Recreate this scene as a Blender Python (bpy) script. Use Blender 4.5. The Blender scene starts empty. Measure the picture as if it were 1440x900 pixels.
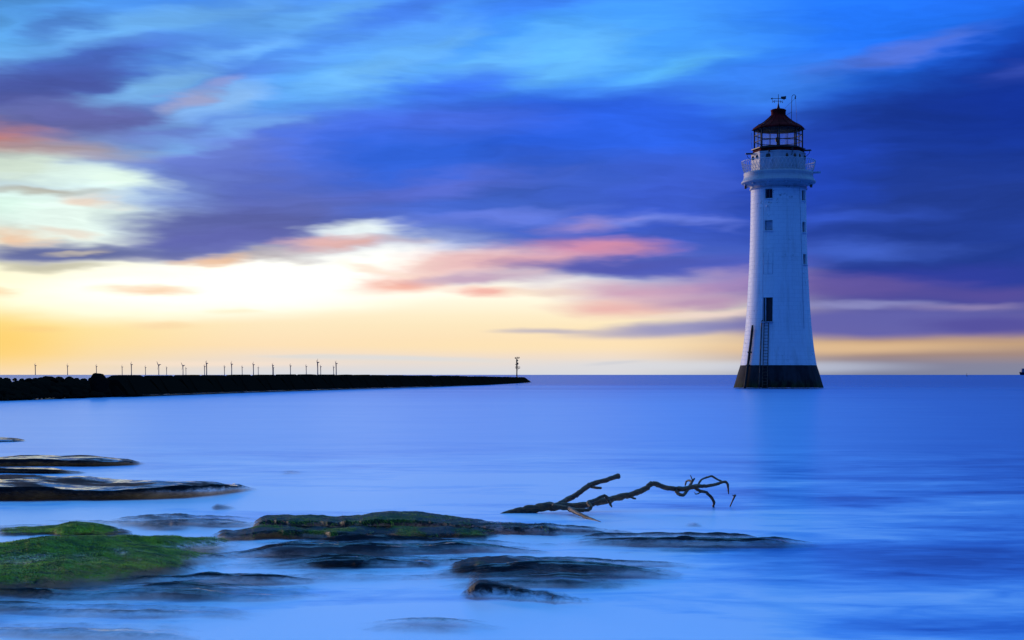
import bpy, math, random
import numpy as np
from mathutils import Vector
random.seed(7)
RNG = np.random.default_rng(11)
R = math.radians
scene = bpy.context.scene
COL = scene.collection

# ------------------------------------------------------------------ camera
F, CX, HY, EYE = 2240.0, 720.0, 527.0, 1.6
S = F/1120      # depth scale of the distances below
#     # focal length in photo pixels, principal column, horizon row, eye height
cam_d = bpy.data.cameras.new('camera'); cam = bpy.data.objects.new('camera', cam_d); COL.objects.link(cam)
cam_d.sensor_width = 36; cam_d.lens = 56; cam_d.shift_y = 77/1440
cam_d.clip_start = 0.1; cam_d.clip_end = 200000
cam.location = (0, 0, EYE); cam.rotation_euler = (R(90), 0, 0)
scene.camera = cam

def at(px, py, Y):
    return Vector(((px-CX)*Y/F, Y, EYE+(HY-py)*Y/F))
def ground(px, py):
    Y = EYE*F/(py-HY)
    return Vector(((px-CX)*Y/F, Y, 0))

# ------------------------------------------------------------------ bookkeeping
def tag(o, label=None, cat=None, group=None, kind=None):
    if label: o['label'] = label
    if cat: o['category'] = cat
    if group: o['group'] = group
    if kind: o['kind'] = kind
    return o
def empty(name, loc=(0,0,0), rz=0, **k):
    o = bpy.data.objects.new(name, None); COL.objects.link(o)
    o.location = loc; o.rotation_euler = (0,0,rz); o.empty_display_size = .2
    return tag(o, **k)

class MB:
    """collects vertices and faces for one mesh object"""
    def __init__(s): s.v = []; s.f = []; s.sm = []
    def add(s, vs, fs, smooth=False):
        b = len(s.v); s.v += [tuple(p) for p in vs]
        for f in fs: s.f.append(tuple(i+b for i in f)); s.sm.append(smooth)
    def box(s, c, d, rz=0, taper=1.0, bev=0.0):
        x, y, z = d[0]/2, d[1]/2, d[2]/2
        if bev <= 0:
            base = [(-x,-y,-z),(x,-y,-z),(x,y,-z),(-x,y,-z),(-x*taper,-y*taper,z),(x*taper,-y*taper,z),(x*taper,y*taper,z),(-x*taper,y*taper,z)]
            fs = [(3,2,1,0),(4,5,6,7),(0,1,5,4),(1,2,6,5),(2,3,7,6),(3,0,4,7)]
        else:
            def ring(k, zz):
                b = bev
                X, Yy = x*k, y*k
                return [(-X+b,-Yy,zz),(X-b,-Yy,zz),(X,-Yy+b,zz),(X,Yy-b,zz),(X-b,Yy,zz),(-X+b,Yy,zz),(-X,Yy-b,zz),(-X,-Yy+b,zz)]
            inset = lambda r, zz: [(p[0]*(1-bev/max(x,.001)), p[1]*(1-bev/max(y,.001)), zz) for p in r]
            r0 = ring(1, -z+bev); r1 = ring(taper, z-bev)
            base = inset(ring(1,-z), -z)+r0+r1+inset(ring(taper,z), z)
            fs = [tuple(range(7,-1,-1)), tuple(range(24,32))]
            for k in range(3):
                for i in range(8):
                    j = (i+1) % 8
                    fs.append((k*8+i, k*8+j, (k+1)*8+j, (k+1)*8+i))
        ca, sa = math.cos(rz), math.sin(rz)
        s.add([(c[0]+p[0]*ca-p[1]*sa, c[1]+p[0]*sa+p[1]*ca, c[2]+p[2]) for p in base], fs)
    def tube(s, pts, rad, n=8, caps=True, smooth=True, jitter=0.0):
        pts = [Vector(p) for p in pts]; m = len(pts)
        if not hasattr(rad, '__len__'): rad = [rad]*m
        vs = []; up = None
        for i, p in enumerate(pts):
            t = (pts[min(i+1,m-1)]-pts[max(i-1,0)])
            t = t.normalized() if t.length > 1e-9 else Vector((0,0,1))
            if up is None:
                a = Vector((0,0,1)) if abs(t.z) < .9 else Vector((1,0,0))
                u = t.cross(a).normalized()
            else:
                u = (up - t*up.dot(t)).normalized()
            up = u; w = t.cross(u)
            for k in range(n):
                an = 2*math.pi*k/n
                r = rad[i]*(1+jitter*(random.random()-.5)*2)
                vs.append(p+(u*math.cos(an)+w*math.sin(an))*r)
        fs = []
        for i in range(m-1):
            for k in range(n):
                j = (k+1) % n
                fs.append((i*n+k, i*n+j, (i+1)*n+j, (i+1)*n+k))
        if caps:
            fs.append(tuple(range(n-1,-1,-1))); fs.append(tuple((m-1)*n+k for k in range(n)))
        s.add(vs, fs, smooth)
    def lathe(s, prof, n=64, smooth=True, phase=0, cap=(False,False), c=(0,0)):
        vs = []; fs = []
        for r, z in prof:
            for k in range(n):
                a = phase+2*math.pi*k/n
                vs.append((c[0]+r*math.sin(a), c[1]-r*math.cos(a), z))
        for i in range(len(prof)-1):
            for k in range(n):
                j = (k+1) % n
                fs.append((i*n+k, i*n+j, (i+1)*n+j, (i+1)*n+k))
        if cap[0]: fs.append(tuple(range(n-1,-1,-1)))
        if cap[1]: fs.append(tuple((len(prof)-1)*n+k for k in range(n)))
        s.add(vs, fs, smooth)
    def build(s, name, mat, parent=None, loc=None):
        me = bpy.data.meshes.new(name); me.from_pydata(s.v, [], s.f); me.update()
        me.polygons.foreach_set('use_smooth', s.sm)
        o = bpy.data.objects.new(name, me); COL.objects.link(o)
        if mat: me.materials.append(mat)
        if parent: o.parent = parent
        if loc is not None: o.location = loc
        return o

# ------------------------------------------------------------------ numpy noise
TAB = RNG.random((256,256))
def vnoise(x, y, seed=0):
    x = np.asarray(x, float)+seed*17.31; y = np.asarray(y, float)+seed*9.77
    xi = np.floor(x).astype(int); yi = np.floor(y).astype(int)
    fx = x-xi; fy = y-yi
    fx = fx*fx*fx*(fx*(fx*6-15)+10); fy = fy*fy*fy*(fy*(fy*6-15)+10)
    g = lambda a, b: TAB[a & 255, b & 255]
    return ((g(xi,yi)*(1-fx)+g(xi+1,yi)*fx)*(1-fy)+(g(xi,yi+1)*(1-fx)+g(xi+1,yi+1)*fx)*fy)*2-1
def fbm(x, y, o=4, seed=0, gain=.5):
    s = 0; a = 1; t = 0
    for i in range(o):
        s = s+a*vnoise(x*2**i, y*2**i, seed+i*3); t += a; a *= gain
    return s/t
def sstep(a, b, x):
    t = np.clip((x-a)/(b-a), 0, 1); return t*t*(3-2*t)

# ------------------------------------------------------------------ node helpers
def lin(c):
    return tuple(((v/255)/12.92 if v/255 <= .04045 else ((v/255+.055)/1.055)**2.4) for v in c)
class NT:
    def __init__(s, tree): s.t = tree; s.n = tree.nodes; s.l = tree.links
    def new(s, typ, **k):
        nd = s.n.new(typ)
        for a, b in k.items(): setattr(nd, a, b)
        return nd
    def link(s, a, b): s.l.new(a, b)
    def put(s, sock, v):
        if hasattr(v, 'is_output') or isinstance(v, bpy.types.NodeSocket): s.l.new(v, sock)
        else: sock.default_value = v
    def math(s, op, a, b=0, c=None, clamp=False):
        n = s.new('ShaderNodeMath', operation=op); n.use_clamp = clamp
        s.put(n.inputs[0], a); s.put(n.inputs[1], b)
        if c is not None: s.put(n.inputs[2], c)
        return n.outputs[0]
    def mix(s, f, a, b, blend='MIX'):
        n = s.new('ShaderNodeMixRGB', blend_type=blend)
        s.put(n.inputs[0], f)
        for i, v in ((1,a),(2,b)):
            if isinstance(v, tuple): v = v if len(v) == 4 else v+(1,)
            s.put(n.inputs[i], v)
        return n.outputs[0]
    def noise(s, vec, scale, detail=3, rough=.55, dist=0):
        n = s.new('ShaderNodeTexNoise'); s.link(vec, n.inputs['Vector'])
        n.inputs['Scale'].default_value = scale; n.inputs['Detail'].default_value = detail
        n.inputs['Roughness'].default_value = rough; n.inputs['Distortion'].default_value = dist
        return n
    def maprange(s, v, a, b, c=0, d=1, smooth=True):
        n = s.new('ShaderNodeMapRange'); n.interpolation_type = 'SMOOTHSTEP' if smooth else 'LINEAR'
        s.put(n.inputs[0], v)
        for i, q in ((1,a),(2,b),(3,c),(4,d)): s.put(n.inputs[i], q)
        return n.outputs[0]
    def scale(s, vec, sc, loc=(0,0,0), rot=(0,0,0)):
        n = s.new('ShaderNodeMapping'); s.link(vec, n.inputs['Vector'])
        n.inputs['Scale'].default_value = sc; n.inputs['Location'].default_value = loc; n.inputs['Rotation'].default_value = rot
        return n.outputs[0]
    def ramp(s, v, stops, interp='LINEAR'):
        n = s.new('ShaderNodeValToRGB'); s.link(v, n.inputs[0]); cr = n.color_ramp; cr.interpolation = interp
        while len(cr.elements) < len(stops): cr.elements.new(.5)
        for e, (p, c) in zip(cr.elements, stops):
            e.position = p; e.color = c if len(c) == 4 else tuple(c)+(1,)
        return n.outputs[0]
    def bump(s, h, strength=.3, dist=.02):
        n = s.new('ShaderNodeBump'); s.put(n.inputs['Height'], h)
        n.inputs['Strength'].default_value = strength; n.inputs['Distance'].default_value = dist
        return n.outputs[0]

def new_mat(name):
    m = bpy.data.materials.new(name); m.use_nodes = True
    t = NT(m.node_tree); p = m.node_tree.nodes['Principled BSDF']
    return m, t, p
def mat(name, col, rough=.6, spec=.4, var=.25, scale=3, bump=.0, stretch=(1,1,1), metallic=0):
    m, t, p = new_mat(name)
    tc = t.new('ShaderNodeTexCoord').outputs['Object']
    v = t.scale(tc, stretch)
    n = t.noise(v, scale, 5, .6).outputs['Fac']
    f = t.maprange(n, .3, .7)
    t.link(t.mix(f, tuple(c*(1-var) for c in col), tuple(min(1,c*(1+var)) for c in col)), p.inputs['Base Color'])
    p.inputs['Roughness'].default_value = rough; p.inputs['Specular IOR Level'].default_value = spec
    p.inputs['Metallic'].default_value = metallic
    if bump: t.link(t.bump(n, bump, .03), p.inputs['Normal'])
    return m

# ------------------------------------------------------------------ world: Nishita sky under a layer of long-exposure cloud
SUN_AZ, SUN_EL = R(-40), R(8)
W = bpy.data.worlds.new('World'); scene.world = W; W.use_nodes = True
w = NT(W.node_tree); w.n.clear()
ST = .1
tc = w.new('ShaderNodeTexCoord').outputs['Generated']
sep = w.new('ShaderNodeSeparateXYZ'); w.link(tc, sep.inputs[0])
az = w.math('MULTIPLY', w.math('ARCTAN2', sep.outputs[0], sep.outputs[1]), 57.29578)
el = w.math('MULTIPLY', w.math('ARCSINE', sep.outputs[2]), 57.29578)
com = w.new('ShaderNodeCombineXYZ'); w.link(az, com.inputs[0]); w.link(el, com.inputs[1])
P0 = com.outputs[0]
# wind-drawn wobble of the cloud edges
n1 = w.noise(w.scale(P0, (.11,.44,1), rot=(0,0,R(-7))), 1.0, 4, .55)
n2 = w.noise(w.scale(P0, (.32,1.8,1), rot=(0,0,R(-9))), 1.0, 3, .6)
vm = w.new('ShaderNodeVectorMath', operation='SUBTRACT'); w.link(n1.outputs['Color'], vm.inputs[0]); vm.inputs[1].default_value = (.5,.5,.5)
vs_ = w.new('ShaderNodeVectorMath', operation='MULTIPLY'); w.link(vm.outputs[0], vs_.inputs[0]); vs_.inputs[1].default_value = (5.6,1.55,0)
vm2 = w.new('ShaderNodeVectorMath', operation='SUBTRACT'); w.link(n2.outputs['Color'], vm2.inputs[0]); vm2.inputs[1].default_value = (.5,.5,.5)
vs2 = w.new('ShaderNodeVectorMath', operation='MULTIPLY'); w.link(vm2.outputs[0], vs2.inputs[0]); vs2.inputs[1].default_value = (2.8,.55,0)
# less wobble close to the horizon, where the layers lie flat
damp = w.maprange(el, .6, 4.2, .16, 1)
va = w.new('ShaderNodeVectorMath', operation='ADD'); w.link(vs_.outputs[0], va.inputs[0]); w.link(vs2.outputs[0], va.inputs[1])
vd = w.new('ShaderNodeVectorMath', operation='SCALE'); w.link(va.outputs[0], vd.inputs[0]); w.link(damp, vd.inputs['Scale'])
vb = w.new('ShaderNodeVectorMath', operation='ADD'); w.link(P0, vb.inputs[0]); w.link(vd.outputs[0], vb.inputs[1])
PW = vb.outputs[0]
def azel(px, py):
    u = (px-CX)/F; v = (HY-py)/F
    a = math.atan(u); return math.degrees(a), math.degrees(math.atan(v*math.cos(a)))
def sky_ramp(stops):
    # stops: (photo row, colour) at the horizon column; position = elevation / 90
    out = []
    for y, c in stops:
        e = azel(720, y)[1] if y > -5000 else 90
        out.append((max(0, e/90), tuple(v for v in lin(c))))
    return w.ramp(w.math('DIVIDE', el, 90), sorted(out))
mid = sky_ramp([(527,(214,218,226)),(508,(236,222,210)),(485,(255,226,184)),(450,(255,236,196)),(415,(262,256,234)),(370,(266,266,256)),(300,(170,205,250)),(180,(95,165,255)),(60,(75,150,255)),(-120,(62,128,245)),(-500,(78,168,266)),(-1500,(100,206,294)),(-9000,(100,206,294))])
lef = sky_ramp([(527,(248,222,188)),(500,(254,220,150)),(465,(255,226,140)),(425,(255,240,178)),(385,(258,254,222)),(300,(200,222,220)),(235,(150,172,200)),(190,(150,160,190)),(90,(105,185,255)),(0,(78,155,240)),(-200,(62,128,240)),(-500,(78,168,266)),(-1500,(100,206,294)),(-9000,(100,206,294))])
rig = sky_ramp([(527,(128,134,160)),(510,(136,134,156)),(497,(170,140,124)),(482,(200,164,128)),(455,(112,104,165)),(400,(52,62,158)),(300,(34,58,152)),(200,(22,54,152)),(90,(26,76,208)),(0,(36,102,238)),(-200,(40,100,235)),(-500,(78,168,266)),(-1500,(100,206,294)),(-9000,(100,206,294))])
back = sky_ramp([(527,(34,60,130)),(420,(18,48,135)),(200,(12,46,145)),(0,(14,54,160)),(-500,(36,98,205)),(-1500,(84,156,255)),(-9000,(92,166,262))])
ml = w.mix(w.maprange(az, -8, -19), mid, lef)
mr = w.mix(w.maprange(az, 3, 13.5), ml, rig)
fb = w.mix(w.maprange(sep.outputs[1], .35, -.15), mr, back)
cur = fb
def blob(px, py, rx, ry, rot, c, a=1.0, edge=.75, coord=None):
    """one soft cloud bank: centre, half-widths, tilt and colour; edge = share of the radius over which it thins out"""
    global cur
    A, E = azel(px, py)
    mp = w.new('ShaderNodeMapping', vector_type='TEXTURE'); w.link(coord or PW, mp.inputs['Vector'])
    mp.inputs['Location'].default_value = (A, E, 0)
    mp.inputs['Rotation'].default_value = (0, 0, R(rot))
    k = 57.3/F; ca = math.cos(R(A))
    mp.inputs['Scale'].default_value = (rx*k*ca*ca, ry*k*ca, 1e4)
    g = w.new('ShaderNodeTexGradient', gradient_type='SPHERICAL'); w.link(mp.outputs[0], g.inputs[0])
    f = w.maprange(g.outputs['Fac'], 0, edge, 0, a)
    cur = w.mix(f, cur, tuple(lin(c)))
SKY = [
 # upper clear blue and veils
 (1180, 30,520,170,  0,( 34,120,250),.85,.9),
 ( 830, 70,380,130,  8,( 74,166,255),.85,.9),
 ( 330, 70,460,110, 10,( 90,158,242),.85,.9),
 ( 190, 40,330, 36,  9,(112,182,246),.85,.9),
 ( 420, 22,180, 26,  6,(106,180,248),.7,.9),
 ( 500, 95,260, 60, 12,( 98,176,255),.8,.9),
 ( 330, 76,120, 20, 12,(116,186,255),.8,.9),
 ( 520,108,170, 30, 10,(114,190,255),.9,.9),
 ( 590, 70,160, 20, 12,(104,182,255),.75,.9),
 ( 690, 84,150, 26, 10,(106,188,255),.85,.9),
 ( 790, 84,170, 44,  8,(104,190,255),.85,.9),
 ( 880,118,190, 34, 11,( 96,192,255),.95,.9),
 ( 560, 18,180, 22,  4,( 66,124,238),.75,.9),
 ( 780, 14,180, 34,  2,( 58,124,246),.7,.9),
 (  10,  4,150, 40,  6,( 66,122,180),.8,.9),
 ( 100, 34,100, 24, 10,( 70,118,195),.8,.9),
 ( 440, 62,120, 14, 12,( 74,136,236),.55,.9),
 # the long dark cloud bank
 ( 110, 88,300, 40,  4,( 70,104,195),.95,.8),
 (  20,120,260, 50,  0,( 72, 86,165),.95,.8),
 ( 330,100,170, 26,  0,( 78,124,222),.7,.9),
 ( 120,162,260, 44,  0,( 92, 92,160),.9,.8),
 ( 330,215,290, 74,  6,(100,120,205),.9,.8),
 ( 470,275,340,110,  2,( 84, 98,182),.95,.7),
 ( 470,215,200, 60,  6,( 92,120,222),.8,.9),
 ( 720,200,400,108,  3,( 46,100,224),.98,.6),
 ( 900,195,350,104,  0,( 42, 96,228),.98,.6),
 ( 640,120,150, 34,  8,( 60,116,250),.85,.9),
 ( 610,175,240, 40,  3,( 76,110,228),.7,.9),
 ( 820,290,440, 90,  2,( 64,100,206),.97,.65),
 ( 950,345,380, 76,  0,( 72,100,202),.97,.7),
 (1010,280,300, 90,  0,( 58, 90,206),.9,.7),
 ( 600,262,240, 26,  5,( 98,110,206),.6,.9),
 (1110,112,170, 52, 10,( 62,138,255),.85,.9),
 (1330,225,360,165,  8,( 22, 54,150),1.0,.55),
 (1320,335,420,140,  0,( 32, 60,150),.97,.65),
 (1470,110,270,110, 12,( 16, 48,150),.92,.7),
 (1280, 72,190, 24, 12,( 82,110,206),.85,.9),
 (1440, 90,100, 20, 10,( 60, 84,186),.6,.9),
 (1140,230,150,100,  0,( 34, 74,200),.75,.9),
 (1210,350,240, 26,  0,( 68,102,208),.75,.9),
 (1180,300,220, 22,  2,( 54, 90,206),.6,.9),
 # breaks in the bank on the left
 ( 205,120,140, 24,  7,(124,184,240),.95,.9),
 ( 310,140,120, 34, 12,(142,192,248),.9,.9),
 ( 243,138, 60, 18, 10,(164,166,204),.85,.9),
 ( 303,116, 60, 14,  8,(146,156,214),.75,.9),
 ( 225,205,110, 20, 10,(118,166,228),.85,.9),
 ( 355,178, 90, 18,  8,(118,172,242),.75,.9),
 ( 270,168,100, 14,  8,(120,170,232),.5,.9),
 # warm and pale left edge
 ( -30,188,220, 38, -4,(222,122, 92),.9,1.0),
 (  40,205,150, 16, -4,(190,146,140),.8,.9),
 ( 130,212,140, 24, -2,(150,146,158),.75,.9),
 (  50,232,150, 30, -4,(206,222,205),.95,.9),
 ( 155,252,110, 26, -3,(226,248,236),1.0,.9),
 ( 100,300,210, 50, -4,(236,255,246),1.0,.8),
 (   0,285,130, 34,  0,(220,250,236),.9,.9),
 (  70,263,140, 10, -3,(164,158,142),.8,.9),
 ( 150,282, 70, 12, -6,(236,204,180),.7,.9),
 (  10,333, 80, 18,  0,(244,192,154),.75,1.0),
 ( 100,326, 60,  9,  0,(232,206,186),.6,.9),
 # lower rim of the bank
 ( 330,318,210, 56,  4,( 90, 98,168),.95,.75),
 ( 300,342,200, 30,  5,( 92, 98,172),.9,.75),
 (  90,352,260, 22,  3,( 86, 98,164),.95,.8),
 (  60,374,150, 12,  0,(176,172,152),.7,.9),
 ( 115,350, 60,  7,  5,(226,214,190),.6,.9),
 # glow under the bank
 ( 300,412,450, 50,  2,(276,274,262),.95,.8),
 ( 510,378,230, 36,  4,(276,276,266),.95,.8),
 ( 350,362,130, 11,  3,(170,150,150),.6,.9),
 ( 295,366, 85, 11,  0,(244,196,156),.8,.9),
 ( 500,331,110, 18,  3,(240,252,255),1.0,.8),
 ( 452,347,110, 14,  2,(232,180,172),.9,.9),
 ( 545,345, 70, 10,  0,(206,190,200),.6,.9),
 ( 190,414,100, 10,  0,(248,208,170),.85,1.0),
 (   0,412, 45,  9,  0,(252,215,170),.7,.9),
 ( 235,458, 70,  9,  0,(252,220,172),.8,.9),
 ( 320,440, 70,  6,  0,(255,238,198),.6,.9),
 (  50,462, 70,  7,  0,(253,214,150),.7,.9),
 ( -30,480,190, 56,  0,(255,208,104),.75,.9),
 # pink and mauve streaks in the middle
 ( 690,306,190, 16,  6,(102,124,222),.8,.9),
 ( 870,308,160, 14,  2,(112,132,226),.85,.9),
 (1000,308,110, 11,  0,(104,124,220),.7,.9),
 ( 812,314, 95, 17,  2,(160,136,194),.75,1.0),
 ( 640,372,170, 30,  5,(244,206,196),.9,.9),
 ( 740,364,190, 30,  6,(226,168,180),.85,1.0),
 ( 830,346,170, 21,  0,(222,146,172),.85,1.0),
 ( 870,372,220, 19,  0,( 84, 90,180),.97,.8),
 (1010,372,200, 24,  0,( 76, 92,190),.9,.85),
 ( 560,399,105, 22,  3,(244,170,152),.9,1.0),
 ( 675,391,150, 14,  2,(190,158,188),.9,.9),
 ( 690,409,100, 12,  0,(244,176,164),.9,.9),
 ( 520,376, 90,  9, -6,(252,226,206),.7,.9),
 ( 775,412, 80, 10,  0,(252,234,208),.8,.9),
 (1020,404,210, 32,  0,(160,132,188),.92,.85),
 ( 890,414,180, 30, -3,(204,154,184),.85,1.0),
 ( 868,436,130, 18,  0,(234,170,170),.8,1.0),
 ( 990,428,130, 14,  2,(180,140,180),.8,.9),
 (1000,443,150,  8,  2,(242,218,206),.85,.9),
 ( 960,461,220, 15,  3,(148,148,194),.92,.85),
 ( 770,465,110,  6,  0,(186,178,194),.8,.9),
 # right hand lower layers
 (1330,388,260, 30,  0,( 48, 62,162),.85,.85),
 (1200,406,230, 30,  0,( 98, 84,160),.9,.85),
 (1400,414,160, 20,  0,( 88, 78,158),.85,.9),
 (1200,431,170, 10,  1,(142,142,196),.85,.9),
 (1350,432,150, 10,  1,(150,136,182),.75,.9),
 (1250,456,330, 26,  0,( 98, 98,172),.97,.6),
 (1400,458,160, 22,  0,( 82, 78,158),.85,.8),
 (1180,490,300, 14,  0,(234,196,150),.7,.9),
 ( 700,486,420, 16,  0,(255,230,184),.6,.9),
 # thin bars above the horizon
 ( 560,504,260,  6, -1,(222,222,222),.85,.9),
 ( 440,501,100,  4,  0,(222,220,216),.7,.9),
 ( 300,511,260,  7,  0,(252,228,206),.6,.9),
 ( 950,515,330, 13,  0,(216,220,228),.7,.9),
 (1150,517,200, 12,  0,(186,194,216),.6,.9),
 ( 860,511, 60,  4,  4,(206,208,216),.6,.9),
]
for b in SKY:
    if b[0] < 950 and b[1] < 135 and b[3] < 70: b = b[:4]+(b[4]+6,)+b[5:]      # the upper veils fan out along the wind
    blob(*b)
# faint wind streaks in the brightness of the cloud layer
n3 = w.noise(w.scale(PW, (.11,1.0,1), rot=(0,0,R(-11))), 1.0, 5, .62).outputs['Fac']
stre = w.math('MULTIPLY', w.maprange(el, 2, 6), w.math('MULTIPLY', w.math('SUBTRACT', n3, .5), .85))
n4 = w.noise(w.scale(PW, (.16,.42,1), rot=(0,0,R(-14))), 1.0, 4, .55).outputs['Fac']
gain = w.math('ADD', w.math('ADD', 1.0, stre), w.math('MULTIPLY', w.maprange(el, 2, 5), w.math('MULTIPLY', w.math('SUBTRACT', n4, .5), .6)))
clouds = w.mix(1.0, cur, w.math('DIVIDE', gain, ST), 'MULTIPLY')
sky = w.new('ShaderNodeTexSky', sky_type='NISHITA')
sky.sun_disc = False; sky.sun_elevation = SUN_EL; sky.sun_rotation = SUN_AZ % (2*math.pi)
sky.ozone_density = 4.0; sky.dust_density = 1.0; sky.air_density = 1.0
COVER = .985
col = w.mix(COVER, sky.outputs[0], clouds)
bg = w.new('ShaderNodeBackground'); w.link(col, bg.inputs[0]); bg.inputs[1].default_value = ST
out = w.new('ShaderNodeOutputWorld'); w.link(bg.outputs[0], out.inputs[0])

sun_d = bpy.data.lights.new('sun', 'SUN'); sun = bpy.data.objects.new('sun', sun_d); COL.objects.link(sun)
sun_d.energy = 1.8; sun_d.angle = R(14); sun_d.color = (1, .73, .55)
sd = Vector((math.sin(SUN_AZ)*math.cos(SUN_EL), math.cos(SUN_AZ)*math.cos(SUN_EL), math.sin(SUN_EL)))
sun.rotation_euler = (-sd).to_track_quat('-Z', 'Y').to_euler()
sun.location = sd*60+Vector((0,60,0))

scene.view_settings.view_transform = 'Standard'; scene.view_settings.look = 'None'
scene.view_settings.exposure = 0; scene.view_settings.gamma = 1; scene.view_settings.use_curve_mapping = False

# ------------------------------------------------------------------ milky sea (node group shared by the sheet and by the surf lying over the rocks)
G = bpy.data.node_groups.new('milky_surf', 'ShaderNodeTree')
G.interface.new_socket('Shader', in_out='OUTPUT', socket_type='NodeSocketShader')
g = NT(G); go = g.new('NodeGroupOutput')
geo = g.new('ShaderNodeNewGeometry').outputs['Position']
sp = g.new('ShaderNodeSeparateXYZ'); g.link(geo, sp.inputs[0])
flat = g.scale(geo, (1,1,0))
ln = g.new('ShaderNodeVectorMath', operation='LENGTH'); g.link(flat, ln.inputs[0])
d = ln.outputs['Value']
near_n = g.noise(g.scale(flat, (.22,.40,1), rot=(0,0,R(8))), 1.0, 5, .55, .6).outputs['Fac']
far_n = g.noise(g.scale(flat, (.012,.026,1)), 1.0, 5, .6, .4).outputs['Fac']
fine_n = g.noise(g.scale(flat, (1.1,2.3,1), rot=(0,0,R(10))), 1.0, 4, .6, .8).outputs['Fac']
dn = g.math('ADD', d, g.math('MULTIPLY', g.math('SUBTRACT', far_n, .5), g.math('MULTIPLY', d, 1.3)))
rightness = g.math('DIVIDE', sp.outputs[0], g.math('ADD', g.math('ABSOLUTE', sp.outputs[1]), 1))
surf = g.math('MULTIPLY', g.maprange(dn, 330, 24, 0, 1), g.maprange(rightness, .38, .0, .3, 1))  # surf thins with distance; the right-hand dimming paints in reflected dark cloud
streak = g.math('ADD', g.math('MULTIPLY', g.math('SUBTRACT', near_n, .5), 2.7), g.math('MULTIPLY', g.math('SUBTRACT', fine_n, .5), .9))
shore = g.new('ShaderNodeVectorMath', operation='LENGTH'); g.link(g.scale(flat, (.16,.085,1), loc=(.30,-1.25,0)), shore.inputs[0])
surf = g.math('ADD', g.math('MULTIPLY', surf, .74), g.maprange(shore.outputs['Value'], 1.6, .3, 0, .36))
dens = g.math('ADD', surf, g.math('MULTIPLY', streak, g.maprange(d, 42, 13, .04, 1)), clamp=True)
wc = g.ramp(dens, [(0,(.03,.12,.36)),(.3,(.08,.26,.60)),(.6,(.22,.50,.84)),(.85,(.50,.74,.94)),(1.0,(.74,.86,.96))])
bs = g.new('ShaderNodeBsdfPrincipled'); g.link(wc, bs.inputs['Base Color'])
bs.inputs['Roughness'].default_value = .27; bs.inputs['Specular IOR Level'].default_value = .36; bs.inputs['IOR'].default_value = 1.33
nb_ = g.bump(near_n, .15, .05); upv = g.new('ShaderNodeCombineXYZ'); upv.inputs[2].default_value = 1
g.link(upv.outputs[0], nb_.node.inputs['Normal']); g.link(nb_, bs.inputs['Normal'])
g.link(bs.outputs[0], go.inputs[0])

M = {}
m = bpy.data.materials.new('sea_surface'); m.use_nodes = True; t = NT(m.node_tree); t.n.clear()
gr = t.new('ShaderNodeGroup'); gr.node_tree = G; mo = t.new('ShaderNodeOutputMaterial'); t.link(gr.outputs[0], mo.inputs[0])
M['sea'] = m

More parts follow.
